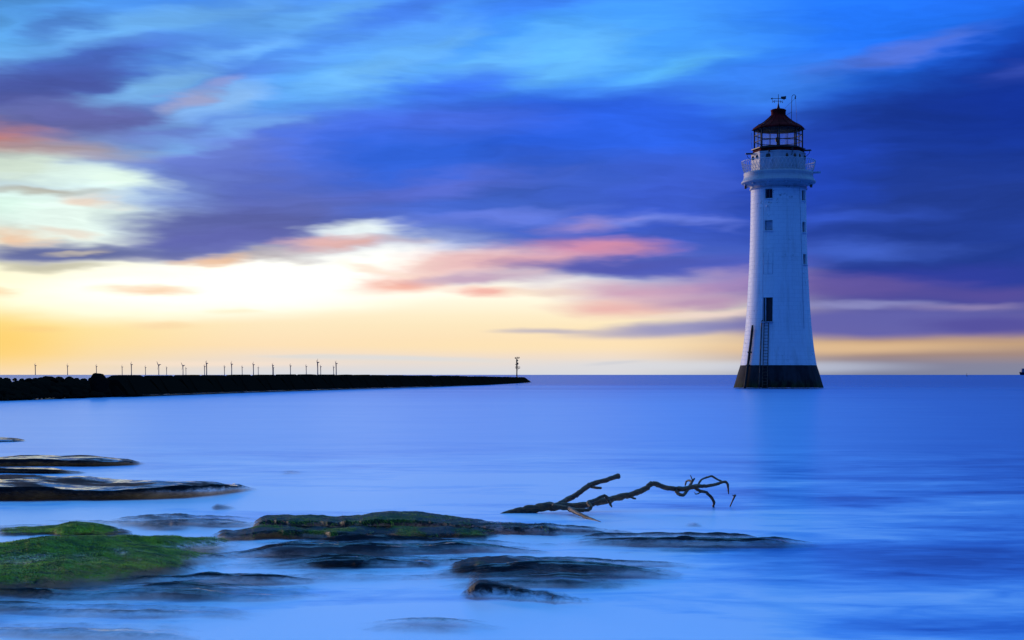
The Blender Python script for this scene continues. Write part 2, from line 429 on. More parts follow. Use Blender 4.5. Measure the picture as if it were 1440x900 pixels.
def rock_material(name, rock=(.013,.014,.017), green=(.34,.40,.008), rough=.3, lo=.0, hi=.5, bumpy=.8, spec=.05, na=1.0, film=False, top=1.0):
    m = bpy.data.materials.new(name); m.use_nodes = True; t = NT(m.node_tree); t.n.clear()
    pos = t.new('ShaderNodeNewGeometry').outputs['Position']
    sx = t.new('ShaderNodeSeparateXYZ'); t.link(pos, sx.inputs[0])
    big = t.noise(t.scale(pos, (2,2.2,4)), 1.0, 5, .6).outputs['Fac']
    grain = t.noise(t.scale(pos, (14,22,40)), 1.0, 5, .65).outputs['Fac']
    hair = t.noise(t.scale(pos, (60,14,30), rot=(0,0,R(20))), 1.0, 4, .6, 1.5).outputs['Fac']
    rc = t.mix(t.maprange(grain, .3, .7), tuple(c*.45 for c in rock), tuple(c*1.6 for c in rock))
    gc = t.mix(t.maprange(hair, .3, .72), tuple(c*.35 for c in green), tuple(c*1.5 for c in green))
    gc = t.mix(t.maprange(big, .38, .62), t.mix(.42, gc, (.014,.04,.014)), gc)
    moss = t.new('ShaderNodeAttribute'); moss.attribute_name = 'moss'
    mf = t.maprange(t.math('ADD', moss.outputs['Fac'], t.math('MULTIPLY', t.math('SUBTRACT', big, .5), .9)), .35, .65)
    base = t.mix(mf, rc, gc)
    bs = t.new('ShaderNodeBsdfPrincipled'); t.link(base, bs.inputs['Base Color'])
    t.link(t.maprange(mf, 0, 1, rough, .75), bs.inputs['Roughness'])
    t.link(t.maprange(mf, 0, 1, spec, .10), bs.inputs['Specular IOR Level'])
    bh = t.math('ADD', t.math('MULTIPLY', grain, .6), t.math('MULTIPLY', hair, .6))
    t.link(t.bump(bh, bumpy, .012), bs.inputs['Normal'])
    if film:    # standing water on the flat tops, dark dry stone between
        nrm_ = t.new('ShaderNodeSeparateXYZ'); t.link(t.new('ShaderNodeNewGeometry').outputs['Normal'], nrm_.inputs[0])
        fl = t.math('MULTIPLY', t.maprange(t.noise(t.scale(pos, (1.1,1.3,1), loc=(3,1,0)), 1.0, 5, .6).outputs['Fac'], .40, .56), t.maprange(nrm_.outputs[2], .9, .985))
        t.link(t.maprange(fl, 0, 1, .7, .08), bs.inputs['Roughness']); t.link(t.maprange(fl, 0, 1, .04, .75), bs.inputs['Specular IOR Level'])
        for l in list(bs.inputs['Normal'].links): t.link(t.maprange(fl, 0, 1, bumpy*2, .04), l.from_node.inputs['Strength'])
    # surf drawn over the low flanks: covers the rock below a wandering waterline
    wash = t.new('ShaderNodeAttribute'); wash.attribute_name = 'wash'
    swirl = t.noise(t.scale(pos, (2.2,2.6,3), rot=(0,0,R(10))), 1.0, 5, .62, .5).outputs['Fac']
    fibre = t.noise(t.scale(pos, (9,13,24), rot=(0,0,R(14))), 1.0, 5, .65, 1.0).outputs['Fac']
    hg = t.new('ShaderNodeAttribute'); hg.attribute_name = 'hgt'
    zz = t.math('SUBTRACT', t.math('DIVIDE', sx.outputs[2], hg.outputs['Fac']), wash.outputs['Fac'])
    zz = t.math('ADD', zz, t.math('MULTIPLY', t.math('SUBTRACT', swirl, .5), 1.1*na))
    zz = t.math('ADD', zz, t.math('MULTIPLY', t.math('SUBTRACT', fibre, .5), .9*na))
    keep = t.maprange(zz, lo, hi, 0, top)
    gr = t.new('ShaderNodeBsdfTransparent')      # below the waterline the sea sheet itself shows
    mx = t.new('ShaderNodeMixShader'); t.link(keep, mx.inputs[0]); t.link(gr.outputs[0], mx.inputs[1]); t.link(bs.outputs[0], mx.inputs[2])
    mo = t.new('ShaderNodeOutputMaterial'); t.link(mx.outputs[0], mo.inputs[0])
    return m
M['wet_rock'] = rock_material('wet_sandstone', rough=.45, lo=-.05, hi=1.0)
M['far_rock'] = rock_material('wet_dark_sandstone', rock=(.012,.011,.012), rough=.10, lo=-.05, hi=.7, bumpy=.3, spec=.5, na=.6, film=True)
M['drowned_rock'] = rock_material('drowned_sandstone', rock=(.011,.016,.022), rough=.5, lo=-.1, hi=1.5, na=1.3, top=.9, film=True, bumpy=.6)
M['ledge_rock'] = rock_material('weedy_ledge_stone', green=(.055,.105,.006), rough=.5, lo=-.05, hi=.72)
M['moss_rock'] = rock_material('weedy_sandstone', rough=.55, lo=-.05, hi=.72)

# sea sheet
n = 260
u = np.linspace(-1, 1, n); b = 9.2
xs = np.sinh(b*u)/math.sinh(b)*60000
ys = xs+7.0
X, Y = np.meshgrid(xs, ys)
dd = np.hypot(X, Y)
Z = (.012*fbm(X*.35, Y*.9, 3, 2)+.02*fbm(X*.1, Y*.3, 2, 5))*np.exp(-dd/40)
vs = np.stack([X, Y, Z], -1).reshape(-1,3)
idx = np.arange(n*n).reshape(n,n)
fs = np.stack([idx[:-1,:-1], idx[:-1,1:], idx[1:,1:], idx[1:,:-1]], -1).reshape(-1,4)
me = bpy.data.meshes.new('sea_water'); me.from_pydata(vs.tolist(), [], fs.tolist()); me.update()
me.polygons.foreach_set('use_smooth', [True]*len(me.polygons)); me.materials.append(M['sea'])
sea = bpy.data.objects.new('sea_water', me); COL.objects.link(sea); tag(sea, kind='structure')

# ------------------------------------------------------------------ foreground rock ledges
M['weed'] = None
def weed_material():
    m, t, p = new_mat('green_weed')
    pos = t.new('ShaderNodeNewGeometry').outputs['Position']
    n_ = t.noise(t.scale(pos, (5,9,9)), 1.0, 4, .6).outputs['Fac']
    at_ = t.new('ShaderNodeAttribute'); at_.attribute_name = 'tone'
    n2_ = t.noise(t.scale(pos, (1.3,1.1,2)), 1.0, 3, .6).outputs['Fac']
    c = t.mix(t.maprange(n_, .32, .66), (.03,.06,.004), t.mix(t.maprange(n2_, .4, .6), (.30,.44,.010), (.74,.66,.012)))
    c = t.mix(at_.outputs['Fac'], t.mix(.4, c, (.010,.02,.004)), c)
    t.link(c, p.inputs['Base Color']); p.inputs['Roughness'].default_value = .6; p.inputs['Specular IOR Level'].default_value = .2
    return m
M['weed'] = weed_material()

def ledge(name, label, cols, fd=.12, bd=.5, mat_='wet_rock', amp=.012, step=1.6, wash=0.0, moss=None, rows=(5,14,20,8), strata=.5, weed=0, seed=1, cat='rock', taper=(.2,.3)):
    """cols: (px, waterline row, front edge row, crest row, depth of top in m). Rounds off under water at both ends."""
    cols = np.array(cols, float)
    fd, bd = fd*S, bd*S
    px = np.arange(cols[0,0], cols[-1,0]+.01, step)
    I = lambda k: np.interp(px, cols[:,0], cols[:,k])
    def sm(a, w_=7):
        k = np.hanning(w_+2)[1:-1]; k /= k.sum()
        return np.convolve(np.pad(a, w_//2, 'edge'), k, 'valid')
    yf, ye, yc, td = sm(I(1)), sm(I(2)), sm(I(3)), sm(I(4))*S
    wob = lambda k, w_: fbm(px/w_+seed*3.7, px*0+seed*1.9+k, 4, seed+k)
    tall = np.clip(yf-yc, 1, 60)
    yf = yf+np.minimum(tall*.3, 4)*wob(3, 34)*(.06 if mat_ == 'far_rock' else 1); kw = .3 if mat_ == 'far_rock' else 1; ye = ye+np.minimum(tall*.18, 2.5)*wob(5, 26)*kw; yc = yc+np.minimum(tall*.15, 1.8)*wob(7, 40)*kw
    Yf = EYE*F/(yf-HY)
    jag = .05*fbm(px*.02*Yf.mean()/6, px*0+seed, 4, seed)
    Ye = Yf+fd; Yc = Ye+td
    ze = EYE+(HY-ye)*Ye/F; zc = EYE+(HY-yc)*Yc/F
    soft = lambda z_: np.where(z_ < .05, .014+.036*np.exp((z_-.05)/.05), z_); ze, zc = soft(ze), soft(zc)
    wl, wr_ = (px-px[0])/((px[-1]-px[0])*taper[0]), (px[-1]-px)/((px[-1]-px[0])*taper[1])
    ends = np.sqrt(np.clip(np.minimum(wl, wr_), 0, 1))*sstep(0, .5, np.minimum(wl, wr_))
    ends = np.clip(ends+.8*wob(11, 18)*ends*(1-ends), 0, 1)
    ze = ze*ends-.03*(1-ends); zc = zc*ends-.03*(1-ends)
    key = np.stack([np.stack([Yf-.35, Yf*0-.3]), np.stack([Yf, Yf*0-.015]), np.stack([Ye, ze]), np.stack([Yc, zc]), np.stack([Yc+bd, zc*0-.3])])
    Ys = []; Zs = []; Ts = []
    for s in range(4):
        q = rows[s]
        tt = np.linspace(0, 1, q, endpoint=(s == 3))
        for t_ in tt:
            e = t_
            zt = e
            if s == 1: zt = math.sin(e*math.pi/2)          # face rolls over at the top
            if s == 2: zt = e*e*(3-2*e)
            if s == 3: zt = 1-math.cos(e*math.pi/2)
            Ts.append(s+e); Ys.append(key[s,0]*(1-e)+key[s+1,0]*e); Zs.append(key[s,1]*(1-zt)+key[s+1,1]*zt)
    Ys = np.array(Ys); Zs = np.array(Zs)
    Xs = (px[None,:]-CX)*Ys/F
    up = sstep(-.2, .08, Zs)
    sc = 6.0*S/Yf.mean()
    nz = fbm(Xs*2.2*sc, Ys*6*sc/S, 5, seed+1, .55)
    ridg = 1-np.abs(fbm(Xs*.3*sc, Ys*5*sc/S+Xs*.25, 4, seed+4))*2
    Zs = Zs+up*amp*(1.3*nz+strata*(ridg-.6))/sc
    Ys = Ys+up*.09*fbm(Xs*3*sc, Ys, 4, seed+9)/sc
    nr, nc = Ys.shape
    vs = np.stack([Xs, Ys, Zs], -1).reshape(-1,3)
    c0 = vs.mean(0); c0[2] = 0
    idx = np.arange(nr*nc).reshape(nr,nc)
    fs = np.stack([idx[:-1,:-1], idx[:-1,1:], idx[1:,1:], idx[1:,:-1]], -1).reshape(-1,4)
    me = bpy.data.meshes.new(name); me.from_pydata((vs-c0).tolist(), [], fs.tolist()); me.update()
    me.polygons.foreach_set('use_smooth', [True]*len(me.polygons)); me.materials.append(M[mat_])
    PXs = np.broadcast_to(px, Ys.shape)
    ms = np.zeros_like(Ys) if moss is None else moss(PXs, Ys, Zs)
    wsh = 8*(np.full_like(Ys, wash) if not callable(wash) else wash(PXs, Ys, Zs, np.broadcast_to(np.array(Ts)[:,None], Ys.shape)))
    hl_ = np.maximum(sm(zc, 41), sm(ze, 41)); hgt = np.broadcast_to(np.maximum(.55*hl_.max()+.45*hl_, .03), Ys.shape)
    for nm, arr in (('moss', ms), ('wash', wsh), ('hgt', hgt)):
        a = me.attributes.new(nm, 'FLOAT', 'POINT'); a.data.foreach_set('value', arr.reshape(-1).astype(np.float32))
    o = bpy.data.objects.new(name, me); COL.objects.link(o); o.location = c0
    tag(o, label=label, cat=cat)
    if weed:
        grow_weed(o, vs-c0, Ys.shape, ms, Zs/hgt-wsh, weed, seed)
    return o

def grow_weed(rock, vs, shape, ms, zabove, count, seed):
    """short combed strands of gutweed lying on the weedy part of a rock"""
    rng = np.random.default_rng(seed+50)
    nr, nc = shape
    P = vs.reshape(nr, nc, 3)
    k = 0; V = []; Fc = []; T = []
    tries = 0
    while k < count and tries < count*6:
        tries += 1
        i = rng.integers(6, nr-9); j = rng.integers(2, nc-6)
        if rng.random() > np.clip(ms[i,j]*1.3-.2, 0, 1) or zabove[i,j] < .28: continue
        a, b_ = rng.random(2)
        p = P[i,j]*(1-a)*(1-b_)+P[i+1,j]*a*(1-b_)+P[i,j+1]*(1-a)*b_+P[i+1,j+1]*a*b_
        L = rng.uniform(.02,.06)
        ang = rng.normal(-.55, .5)
        dr = np.array([math.cos(ang), math.sin(ang), 0])
        sl = (P[i+1,j]-P[i,j]); gz = sl[2]/max(sl[1], 1e-4)
        gz = float(np.clip(gz, -1.5, 1.5))
        side = np.array([-dr[1], dr[0], 0])
        wd = rng.uniform(.0012, .003)
        base = len(V)
        lift = rng.uniform(.003,.010)
        bend = rng.normal(0,.25)
        for q in range(4):
            f = q/3
            c = p+dr*L*f+side*bend*L*f*f
            c = c+np.array([0,0, dr[1]*L*f*gz+lift*math.sin(math.pi*min(f*1.1,1))+.001])
            ww = wd*(1-.75*f)
            V.append(c-side*ww); V.append(c+side*ww)
            T += [0,0]
        tone = rng.random()
        T[-8:] = [tone]*8
        for q in range(3):
            Fc.append((base+2*q, base+2*q+1, base+2*q+3, base+2*q+2))
        k += 1
    if not V: return
    me = bpy.data.meshes.new('green_seaweed'); me.from_pydata([tuple(v) for v in V], [], Fc); me.update()
    a = me.attributes.new('tone', 'FLOAT', 'POINT'); a.data.foreach_set('value', np.array(T, np.float32))
    me.materials.append(M['weed'])
    o = bpy.data.objects.new('green_seaweed', me); COL.objects.link(o); o.parent = rock

# --- left background ledges
ledge('rock_ledge', 'low black rock ledge farthest back at the left, with a thin wet shining top',
      [(-130,656,645,641.5,.8),(0,656,644.5,642,.8),(30,656,644.8,639.5,.9),(60,656,645,640.5,.9),(85,656,645.3,641.5,.9),(110,656,645.5,639.5,.9),(140,655.6,646,640.3,.9),(170,655,646.3,642.3,.8),(200,653.5,647.5,645.3,.5),(232,651.5,650.5,649.5,.3)],
      fd=.03, mat_='far_rock', amp=.013, strata=.9, seed=2, step=1.2)
ledge('rock_ledge', 'small black rock step lying between two longer wet ledges at the left',
      [(-130,666,659,656,.3),(0,666,659,656.8,.3),(40,666,659,656.3,.3),(75,666.3,660,657,.3),(95,666.3,662,660.5,.25),(115,666,663.3,662.3,.2),(150,666,665,664.6,.2)],
      fd=.03, mat_='far_rock', amp=.008, seed=3, step=1.2)
ledge('rock_ledge', 'long black rock ledge with wet shining top and thin falls of water',
      [(-130,706,686,667,1.1),(0,706,686,668,1.1),(60,706,687,668.5,1.1),(100,705,689,670,1.1),(160,704,690,675,.9),(190,703.5,688.5,677,.7),(220,703,685,676.8,.45),(260,701,681,676.5,.3),(300,697,679,676.3,.22),(335,692.5,682,679.5,.2),(360,690,686,684,.2),(382,689,688,687.5,.2)],
      fd=.04, mat_='far_rock', amp=.015, strata=.9, taper=(.2,.14), seed=4, step=1.0)
ledge('rock_ledge', 'tiny dark rock barely breaking the water by the left edge of the sea',
      [(-60,622,618.5,617,.6),(0,622,618.5,617,.6),(25,621.5,618.8,617.8,.6),(50,621,619.8,619.3,.4)], fd=.2, mat_='far_rock', amp=.008, seed=5, wash=.01)
ledge('rock_ledge', 'small dark rock awash just right of the falls off the long black ledge',
      [(292,717,712,710,.2),(305,717,711.5,709.6,.25),(322,717,712.5,711,.25),(348,717,715.5,714.8,.2)], fd=.12, amp=.006, seed=6, mat_='drowned_rock', wash=.022, taper=(.3,.8))
ledge('rock_ledge', 'flat dark rock skerry awash far behind the long black ledge',
      [(380,668.5,665.5,664,.3),(400,668.5,665.3,663.6,.3),(425,668.3,666.5,665.6,.3),(450,668,667.5,667.2,.2)], fd=.12, amp=.006, seed=7, wash=.02, taper=(.5,.7), mat_='drowned_rock')
# --- green mossy rocks
def moss_main(px, Y, Z):
    n_ = fbm(px*.014, Y*2.5, 4, 31)
    a = sstep(.02, .12, Z+.05*n_)
    m_ = fbm(px*.03, Y*3.2, 4, 37)
    return np.clip(a*(1-sstep(330, 410, px+60*n_))*(.95-.5*sstep(.12, .45, m_))+.05, 0, 1)
ledge('mossy_rock', 'broad rock mound under bright green seaweed in the left foreground',
      [(-240,868,818,770,.62),(-80,858,806,768,.62),(0,850,800,766,.6),(30,848,798,760,.6),(60,846,795,755,.6),(100,841,790,752.5,.6),(150,834,786,753,.55),(200,826,782,754.5,.5),(250,816,779,755.5,.45),(300,803,775,757,.4),(335,794,774,761,.35),(360,786,775,767,.3),(392,780,777.5,774.5,.2)],
      fd=.5, bd=.5, mat_='moss_rock', amp=.022, step=1.3, rows=(5,40,44,12), moss=moss_main, wash=lambda p,Y_,Z_,T: .008+.02*sstep(330,400,p), weed=42000, seed=12, taper=(.05,.13))
ledge('mossy_rock', 'small rounded rock with green weed just behind the broad green mound',
      [(-30,757,755,754,.2),(10,757,752.5,752,.2),(40,757,749.5,748.5,.2),(70,757,744,741,.22),(100,757,740,734.8,.25),(130,757,740,734.5,.25),(155,757,743,738,.25),(180,757,747,743.5,.25),(215,756,752,750.5,.2)],
      fd=.22, mat_='moss_rock', amp=.014, moss=lambda p,Y_,Z_: np.clip(sstep(.0,.05,Z_)*(1-sstep(140,190,p+20*fbm(p*.05,Y_*4,3,3))), 0, 1), weed=4500, seed=13, wash=.004)
ledge('rock_ledge', 'bluish wet rock under sliding water between green mounds and long ledge',
      [(125,750,736,732,.3),(160,750,736,731.5,.3),(185,750,735,729,.3),(205,750,732,725,.35),(230,750,731,722.5,.4),(265,749,731,722.8,.4),(300,748,731,724,.4),(330,744,732,727,.35),(362,739,736,734,.2)],
      fd=.25, amp=.02, seed=14, wash=lambda p,Y_,Z_,T: .05+.04*fbm(p*.03, Y_*3, 3, 8))
# --- long central ledge, two steps
ledge('rock_ledge', 'long dark weedy ledge running from the moss to the foot of the driftwood',
      [(350,750,742,737,.2),(362,750,735,728,.3),(376,750,732,724.8,.35),(420,750,731.5,724,.35),(470,750,732,724.5,.35),(510,750,730,722,.35),(545,750,728,718.6,.4),(580,750,730,720,.4),(620,751,734,724,.4),(660,752,737,728,.35),(700,753,739,731.5,.32),(760,754,742,735.5,.3),(800,754.5,745,739.5,.25),(850,755,749.5,745.5,.2),(900,755.5,753,751,.15),(935,755.5,754.7,754,.1)],
      fd=.05, mat_='ledge_rock', amp=.018, step=1.2, rows=(5,18,24,8), seed=15, taper=(.03,.22),
      moss=lambda p,Y_,Z_: np.clip(.36*sstep(.04,.11,Z_)*(1-sstep(760,880,p))+.1, 0, 1), weed=1600, wash=lambda p,Y_,Z_,T: .004+.008*sstep(650,900,p))
ledge('rock_ledge', 'low green-edged rock step in front of the long dark ledge',
      [(268,760,757.5,756.5,.1),(290,760,752,749,.15),(320,760,748,744,.2),(360,760,746,740,.25),(420,760,745.5,739,.28),(480,759.5,747,740,.28),(540,759,749,741,.28),(600,759.5,748,739,.28),(640,760,747,739,.28),(680,760,750,742,.25),(730,759,753,747,.2),(775,758,756,753,.15)],
      fd=.06, mat_='ledge_rock', amp=.018, step=1.2, rows=(5,16,20,8), seed=16,
      moss=lambda p,Y_,Z_: np.clip(.5*sstep(.015,.05,Z_)*(1-sstep(690,740,p))*(.5+.8*sstep(-.2,.3,fbm(p*.02,Y_*2,3,5))), 0, 1), weed=1100, wash=lambda p,Y_,Z_,T: .012+.02*sstep(-.1,.4,fbm(p*.025, Y_*3, 3, 21)))
# --- lower foreground rocks
ledge('rock_ledge', 'low dark hump of wet rock in the white water right of the green mound',
      [(405,800,797,795,.2),(428,800,793,790.5,.22),(450,800,790,785.5,.25),(480,800,789.5,783.5,.25),(520,800,791,786,.25),(550,800,794,790.5,.2),(575,799,797.5,796.5,.15)],
      fd=.06, amp=.014, seed=18, wash=.02, taper=(.4,.5))
ledge('rock_ledge', 'little round dark rock between two wet humps in the white water',
      [(558,800,795,793,.15),(575,800,791,788,.16),(598,800,789.5,785,.18),(616,800,791,788,.16),(634,799,796.5,795,.12)], fd=.05, amp=.01, seed=19, mat_='drowned_rock', wash=.022, taper=(.5,.6))
ledge('rock_ledge', 'dark weedy rock ridge behind the sharp cornered slab in the foreground',
      [(615,806,800,797,.15),(632,806,795,790.5,.2),(650,806,794,787,.22),(672,806,794,786,.22),(692,805,793,784,.24),(712,804,792,782.5,.24),(732,803,793,785.5,.22),(765,803,796,790.5,.2),(800,803,798,793.3,.2),(845,803,800,796.5,.18),(900,803,802,800.5,.15)],
      fd=.06, amp=.015, seed=20, mat_='moss_rock', moss=lambda p,Y_,Z_: np.clip(.3*sstep(.03,.07,Z_)*(1-sstep(690,740,p)), 0, 1), wash=lambda p,Y_,Z_,T: .022+.03*sstep(690,840,p)+.03*fbm(p*.03,Y_*1.5,3,16))
ledge('rock_ledge', 'sharp cornered rock slab with a black undercut front in the lower foreground',
      [(640,842,838,832,.3),(652,842,834,815,.4),(664,842,825,803,.45),(676,842,818.5,798,.5),(700,842,822,796,.5),(740,845,828.5,796,.5),(780,848,834,797,.5),(820,849,839,800,.45),(860,850,844,808,.4),(910,850,849,826,.3)],
      fd=.03, amp=.012, seed=21, taper=(.05,.55), rows=(5,16,30,8), mat_='moss_rock', moss=lambda p,Y_,Z_: np.clip(.26*(1-sstep(668,690,p)), 0, 1), 
      wash=lambda p,Y_,Z_,T: (.10+.05*fbm(p*.02,Y_*1.5,3,6))*sstep(2.0,2.2,T)*(.62+.38*sstep(652,690,p))+.03*sstep(740,880,p)+.02*(1-sstep(644,660,p)))
ledge('rock_ledge', 'thin dark rock tip in open water below the twiggy end of the driftwood',
      [(950,744,742,740.5,.12),(965,744,740.8,739,.14),(982,744,741,740,.14),(1000,744,743,742.4,.1)], fd=.1, amp=.006, seed=26, mat_='drowned_rock', wash=.022, taper=(.6,.5))
# bedded rock floor just under the surf, its tilted strata breaking the surface here and there
gx, gy = np.meshgrid(np.arange(-7, 6.5, .03), np.concatenate([np.arange(8.0, 16, .022), np.arange(16, 24, .04)]))
gpx = CX+gx*F/gy; gpy = HY+EYE*F/gy
def hump(px, py, rx, ry, a): return a*np.exp(-((gpx-px)/rx)**2-((gpy-py)/ry)**2)
lift = (hump(150,800,520,75,.35)+hump(640,800,320,40,.3)+hump(60,862,330,38,1.0)+hump(330,826,150,20,.65)+hump(470,782,190,22,1.0)+hump(640,770,170,14,.55)+hump(760,812,170,24,.9)+hump(930,800,130,22,.45)
        +hump(620,880,150,16,.9)+hump(260,735,170,14,.9)+hump(880,759,130,8,.9)+hump(1020,767,170,10,1.5)+hump(1120,722,130,7,.6)+hump(30,742,110,10,.8)+hump(330,700,90,10,.35)+hump(1000,744,90,6,.5)+hump(90,905,200,20,.6)+hump(660,715,110,7,.6))
wq = gy*1.15+.9*fbm(gx*.35, gy*.28, 4, 61)+gx*.10
saw = 1-(wq-np.floor(wq)); saw = np.where(saw > .93, (1-saw)/.07, saw/.93)
wq2 = gy*3.1+1.3*fbm(gx*.6, gy*.5, 4, 67)+gx*.2
saw2 = 1-(wq2-np.floor(wq2)); saw2 = np.where(saw2 > .9, (1-saw2)/.1, saw2/.9)
gz = -.085+np.clip(lift,0,1.3)*(.066+.056*saw+.02*saw2+.05*fbm(gx*.9, gy*.8, 5, 63))+.012*fbm(gx*5, gy*4, 4, 64)*np.clip(lift*2,0,1)
idx = np.arange(gx.size).reshape(gx.shape)
me = bpy.data.meshes.new('rocky_seabed'); me.from_pydata(np.stack([gx,gy,gz],-1).reshape(-1,3).tolist(), [], np.stack([idx[:-1,:-1], idx[:-1,1:], idx[1:,1:], idx[1:,:-1]],-1).reshape(-1,4).tolist()); me.update()
me.polygons.foreach_set('use_smooth', [True]*len(me.polygons)); me.materials.append(M['drowned_rock'])
for nm, v in (('wash',0.0),('moss',0.0),('hgt',.055)):
    a = me.attributes.new(nm, 'FLOAT', 'POINT'); a.data.foreach_set('value', [v]*len(me.vertices))
bed = bpy.data.objects.new('rocky_seabed', me); COL.objects.link(bed); tag(bed, kind='structure')
# a pale shell on the weed
mb = MB()
prof = [(0.0001,0),(.012,.002),(.018,.007),(.014,.013),(.006,.017),(.0001,.018)]
mb.lathe(prof, 14)
M['shell'] = mat('shell_white', (.6,.56,.5), .5)
p = at(49, 821, 12.05)
sh = mb.build('seashell', M['shell'], None, p); tag(sh, 'tiny pale seashell lying on the green seaweed mound', 'shell')

# ------------------------------------------------------------------ driftwood
M['wood'] = None
m, t, pb = new_mat('sodden_bark')
pos = t.new('ShaderNodeTexCoord').outputs['Object']
a_ = t.noise(t.scale(pos, (14,30,60)), 1.0, 5, .65, .6).outputs['Fac']
b_ = t.noise(t.scale(pos, (4,6,6)), 1.0, 3, .6).outputs['Fac']
c = t.mix(t.maprange(a_, .35, .7), (.035,.010,.003), (.30,.085,.016))
c = t.mix(t.maprange(b_, .6, .8, 0, .2), c, (.2,.10,.055))
t.link(c, pb.inputs['Base Color']); pb.inputs['Roughness'].default_value = .55
t.link(t.bump(a_, .9, .012), pb.inputs['Normal'])
M['wood'] = m
BR = empty('driftwood_branch', ground(712,722), label='bare forked driftwood branch stranded in the misty water behind the rocks', cat='branch')
def limb(name, pts, n=10):
    # pts: (px, py, half thickness in px, depth)
    out = []; rad = []
    P = [(at(x, y, D*S), 1.13*r*D*S/F) for x, y, r, D in pts]
    # smooth subdivide (Catmull-Rom)
    for i in range(len(P)-1):
        p0 = P[max(i-1,0)][0]; p1, r1 = P[i]; p2, r2 = P[i+1]; p3 = P[min(i+2,len(P)-1)][0]
        for q in range(4):
            f = q/4
            c = .5*((2*p1)+(p2-p0)*f+(2*p0-5*p1+4*p2-p3)*f*f+(3*p1-p0-3*p2+p3)*f**3)
            out.append(c+Vector((random.gauss(0,1),random.gauss(0,1),random.gauss(0,1)))*r1*.07); rad.append((r1*(1-f)+r2*f)*(1+random.gauss(0,.05)))
    out.append(P[-1][0]); rad.append(P[-1][1]*.7)
    mb = MB(); mb.tube([p-BR.location for p in out], rad, n, True, True, .10)
    return mb.build(name, M['wood'], BR)
limb('trunk', [(700,726,2,9.15),(712,722,3,9.18),(725,719,4,9.2),(740,717,5.2,9.2),(757,714.5,5.6,9.2),(772,712.5,5.4,9.2),(787,712,4.6,9.22),(805,711.5,3.6,9.24),(825,710,4,9.26),(840,706,4.6,9.28),(855,703,4.3,9.3),(870,699.5,4.1,9.32),(885,696,3.8,9.34),(898,692,3.8,9.36),(908,687,3.4,9.38),(916,680.5,3.3,9.4),(922,680.5,3.2,9.4),(932,684.5,3.1,9.42),(945,687,3.1,9.44),(954,688,3.3,9.45),(968,686.5,2.9,9.47),(980,683.5,2.8,9.5),(990,683.7,2.2,9.52),(1003,682,2.0,9.54),(1010,680,2.0,9.55),(1016,678,1.7,9.56),(1021,678,1.5,9.57),(1023.5,682,1.5,9.58),(1024,688,1.2,9.58),(1025,695,.6,9.58)], 12)
limb('side_branch', [(778,712,3.6,9.2),(788,708,3.6,9.24),(800,701.5,3.4,9.3),(810,696,3.3,9.33),(818,690.5,3.2,9.36),(829,682.5,3.3,9.4),(837,679,3.1,9.42),(852,675.5,3,9.45),(862,671.8,3,9.48),(869,669.8,3.4,9.5),(870.5,669.5,3.1,9.5)])
limb('twig', [(829,684,1.8,9.4),(838,686,1.7,9.38),(846,686.2,1.6,9.36)], 8)
limb('side_branch', [(778,711.5,3.6,9.16),(790,713.5,3,9.12),(800,715.3,2.7,9.1),(812,717.7,2.5,9.07),(822,717.5,2.3,9.06),(828.5,716.5,2.4,9.05),(831,713,2.2,9.06),(828.5,709,2.3,9.08),(827.5,706,2.2,9.1),(835,703.8,2.1,9.13),(845,699,2,9.16),(851.5,697.5,2.1,9.17),(855.5,703,2,9.16),(858,708,1.7,9.15),(860.5,713.5,.8,9.14)])
limb('side_branch', [(800,715.5,3,9.1),(808,719.5,2.6,8.98),(815,723,2.3,8.9),(826,728,2.1,8.82),(838,732.5,1.7,8.72),(846,736,1.4,8.62)])
limb('twig', [(886,698,2,9.33),(891,700.7,1.4,9.31),(894.5,701,.9,9.3)], 7)
limb('twig', [(950,689,2.3,9.44),(953,693.5,2.2,9.42),(958,696,2.3,9.4),(962,695.6,2,9.42),(966,690,1.9,9.46),(970,683,1.8,9.52),(973,677.5,1.7,9.55),(977,672.5,1,9.57)], 8)
limb('twig', [(973,678,1.4,9.55),(969,675.5,1.3,9.58),(965,677.5,1.1,9.6),(963.5,683,.8,9.62)], 7)
limb('twig', [(974,675.5,1.0,9.55),(972.3,671.5,.7,9.56),(970.5,668,.45,9.56)], 7)
limb('twig', [(981.5,682,1.3,9.52),(986.5,674.5,1.2,9.56),(994,671.5,1.2,9.6),(1001,669.7,1.4,9.62),(1008,673.7,1.2,9.6),(1016,677.5,1.1,9.57)], 8)
limb('twig', [(994,671.5,.8,9.6),(993,669.7,.4,9.6)], 6)
limb('side_branch', [(978,686,2.3,9.48),(984,690.3,2,9.5),(992,692,1.9,9.53),(998,697,1.9,9.56),(1003,703.8,1.8,9.58),(1004.2,708,1.7,9.59),(1003,711.5,1.3,9.6),(1006,717.5,.8,9.62),(1008,722,.6,9.63)], 8)
limb('twig', [(986,692,.9,9.5),(981,694.3,.8,9.46),(978,694.6,.6,9.44),(976.8,692,.4,9.44)], 6)
tw = empty('driftwood_twig', ground(1027,712.5), label='single thin twig poking from the water right of the driftwood branch', cat='twig')
mb = MB(); pts = [(1022,721,.6),(1026.5,712.5,.8),(1030,704.5,1.1),(1033,698,1.4),(1034.3,695.5,1.5)]
mb.tube([at(x,y,9.67*S)-tw.location for x,y,_ in pts], [r*9.67*S/F for *_,r in pts], 8, jitter=.12); mb.build('stem', M['wood'], tw)
mb = MB(); mb.tube([at(1032,697.5,9.67*S)-tw.location, at(1029.8,695.8,9.66*S)-tw.location], [.9*9.67*S/F,.5*9.67*S/F], 6); mb.build('snag', M['wood'], tw)

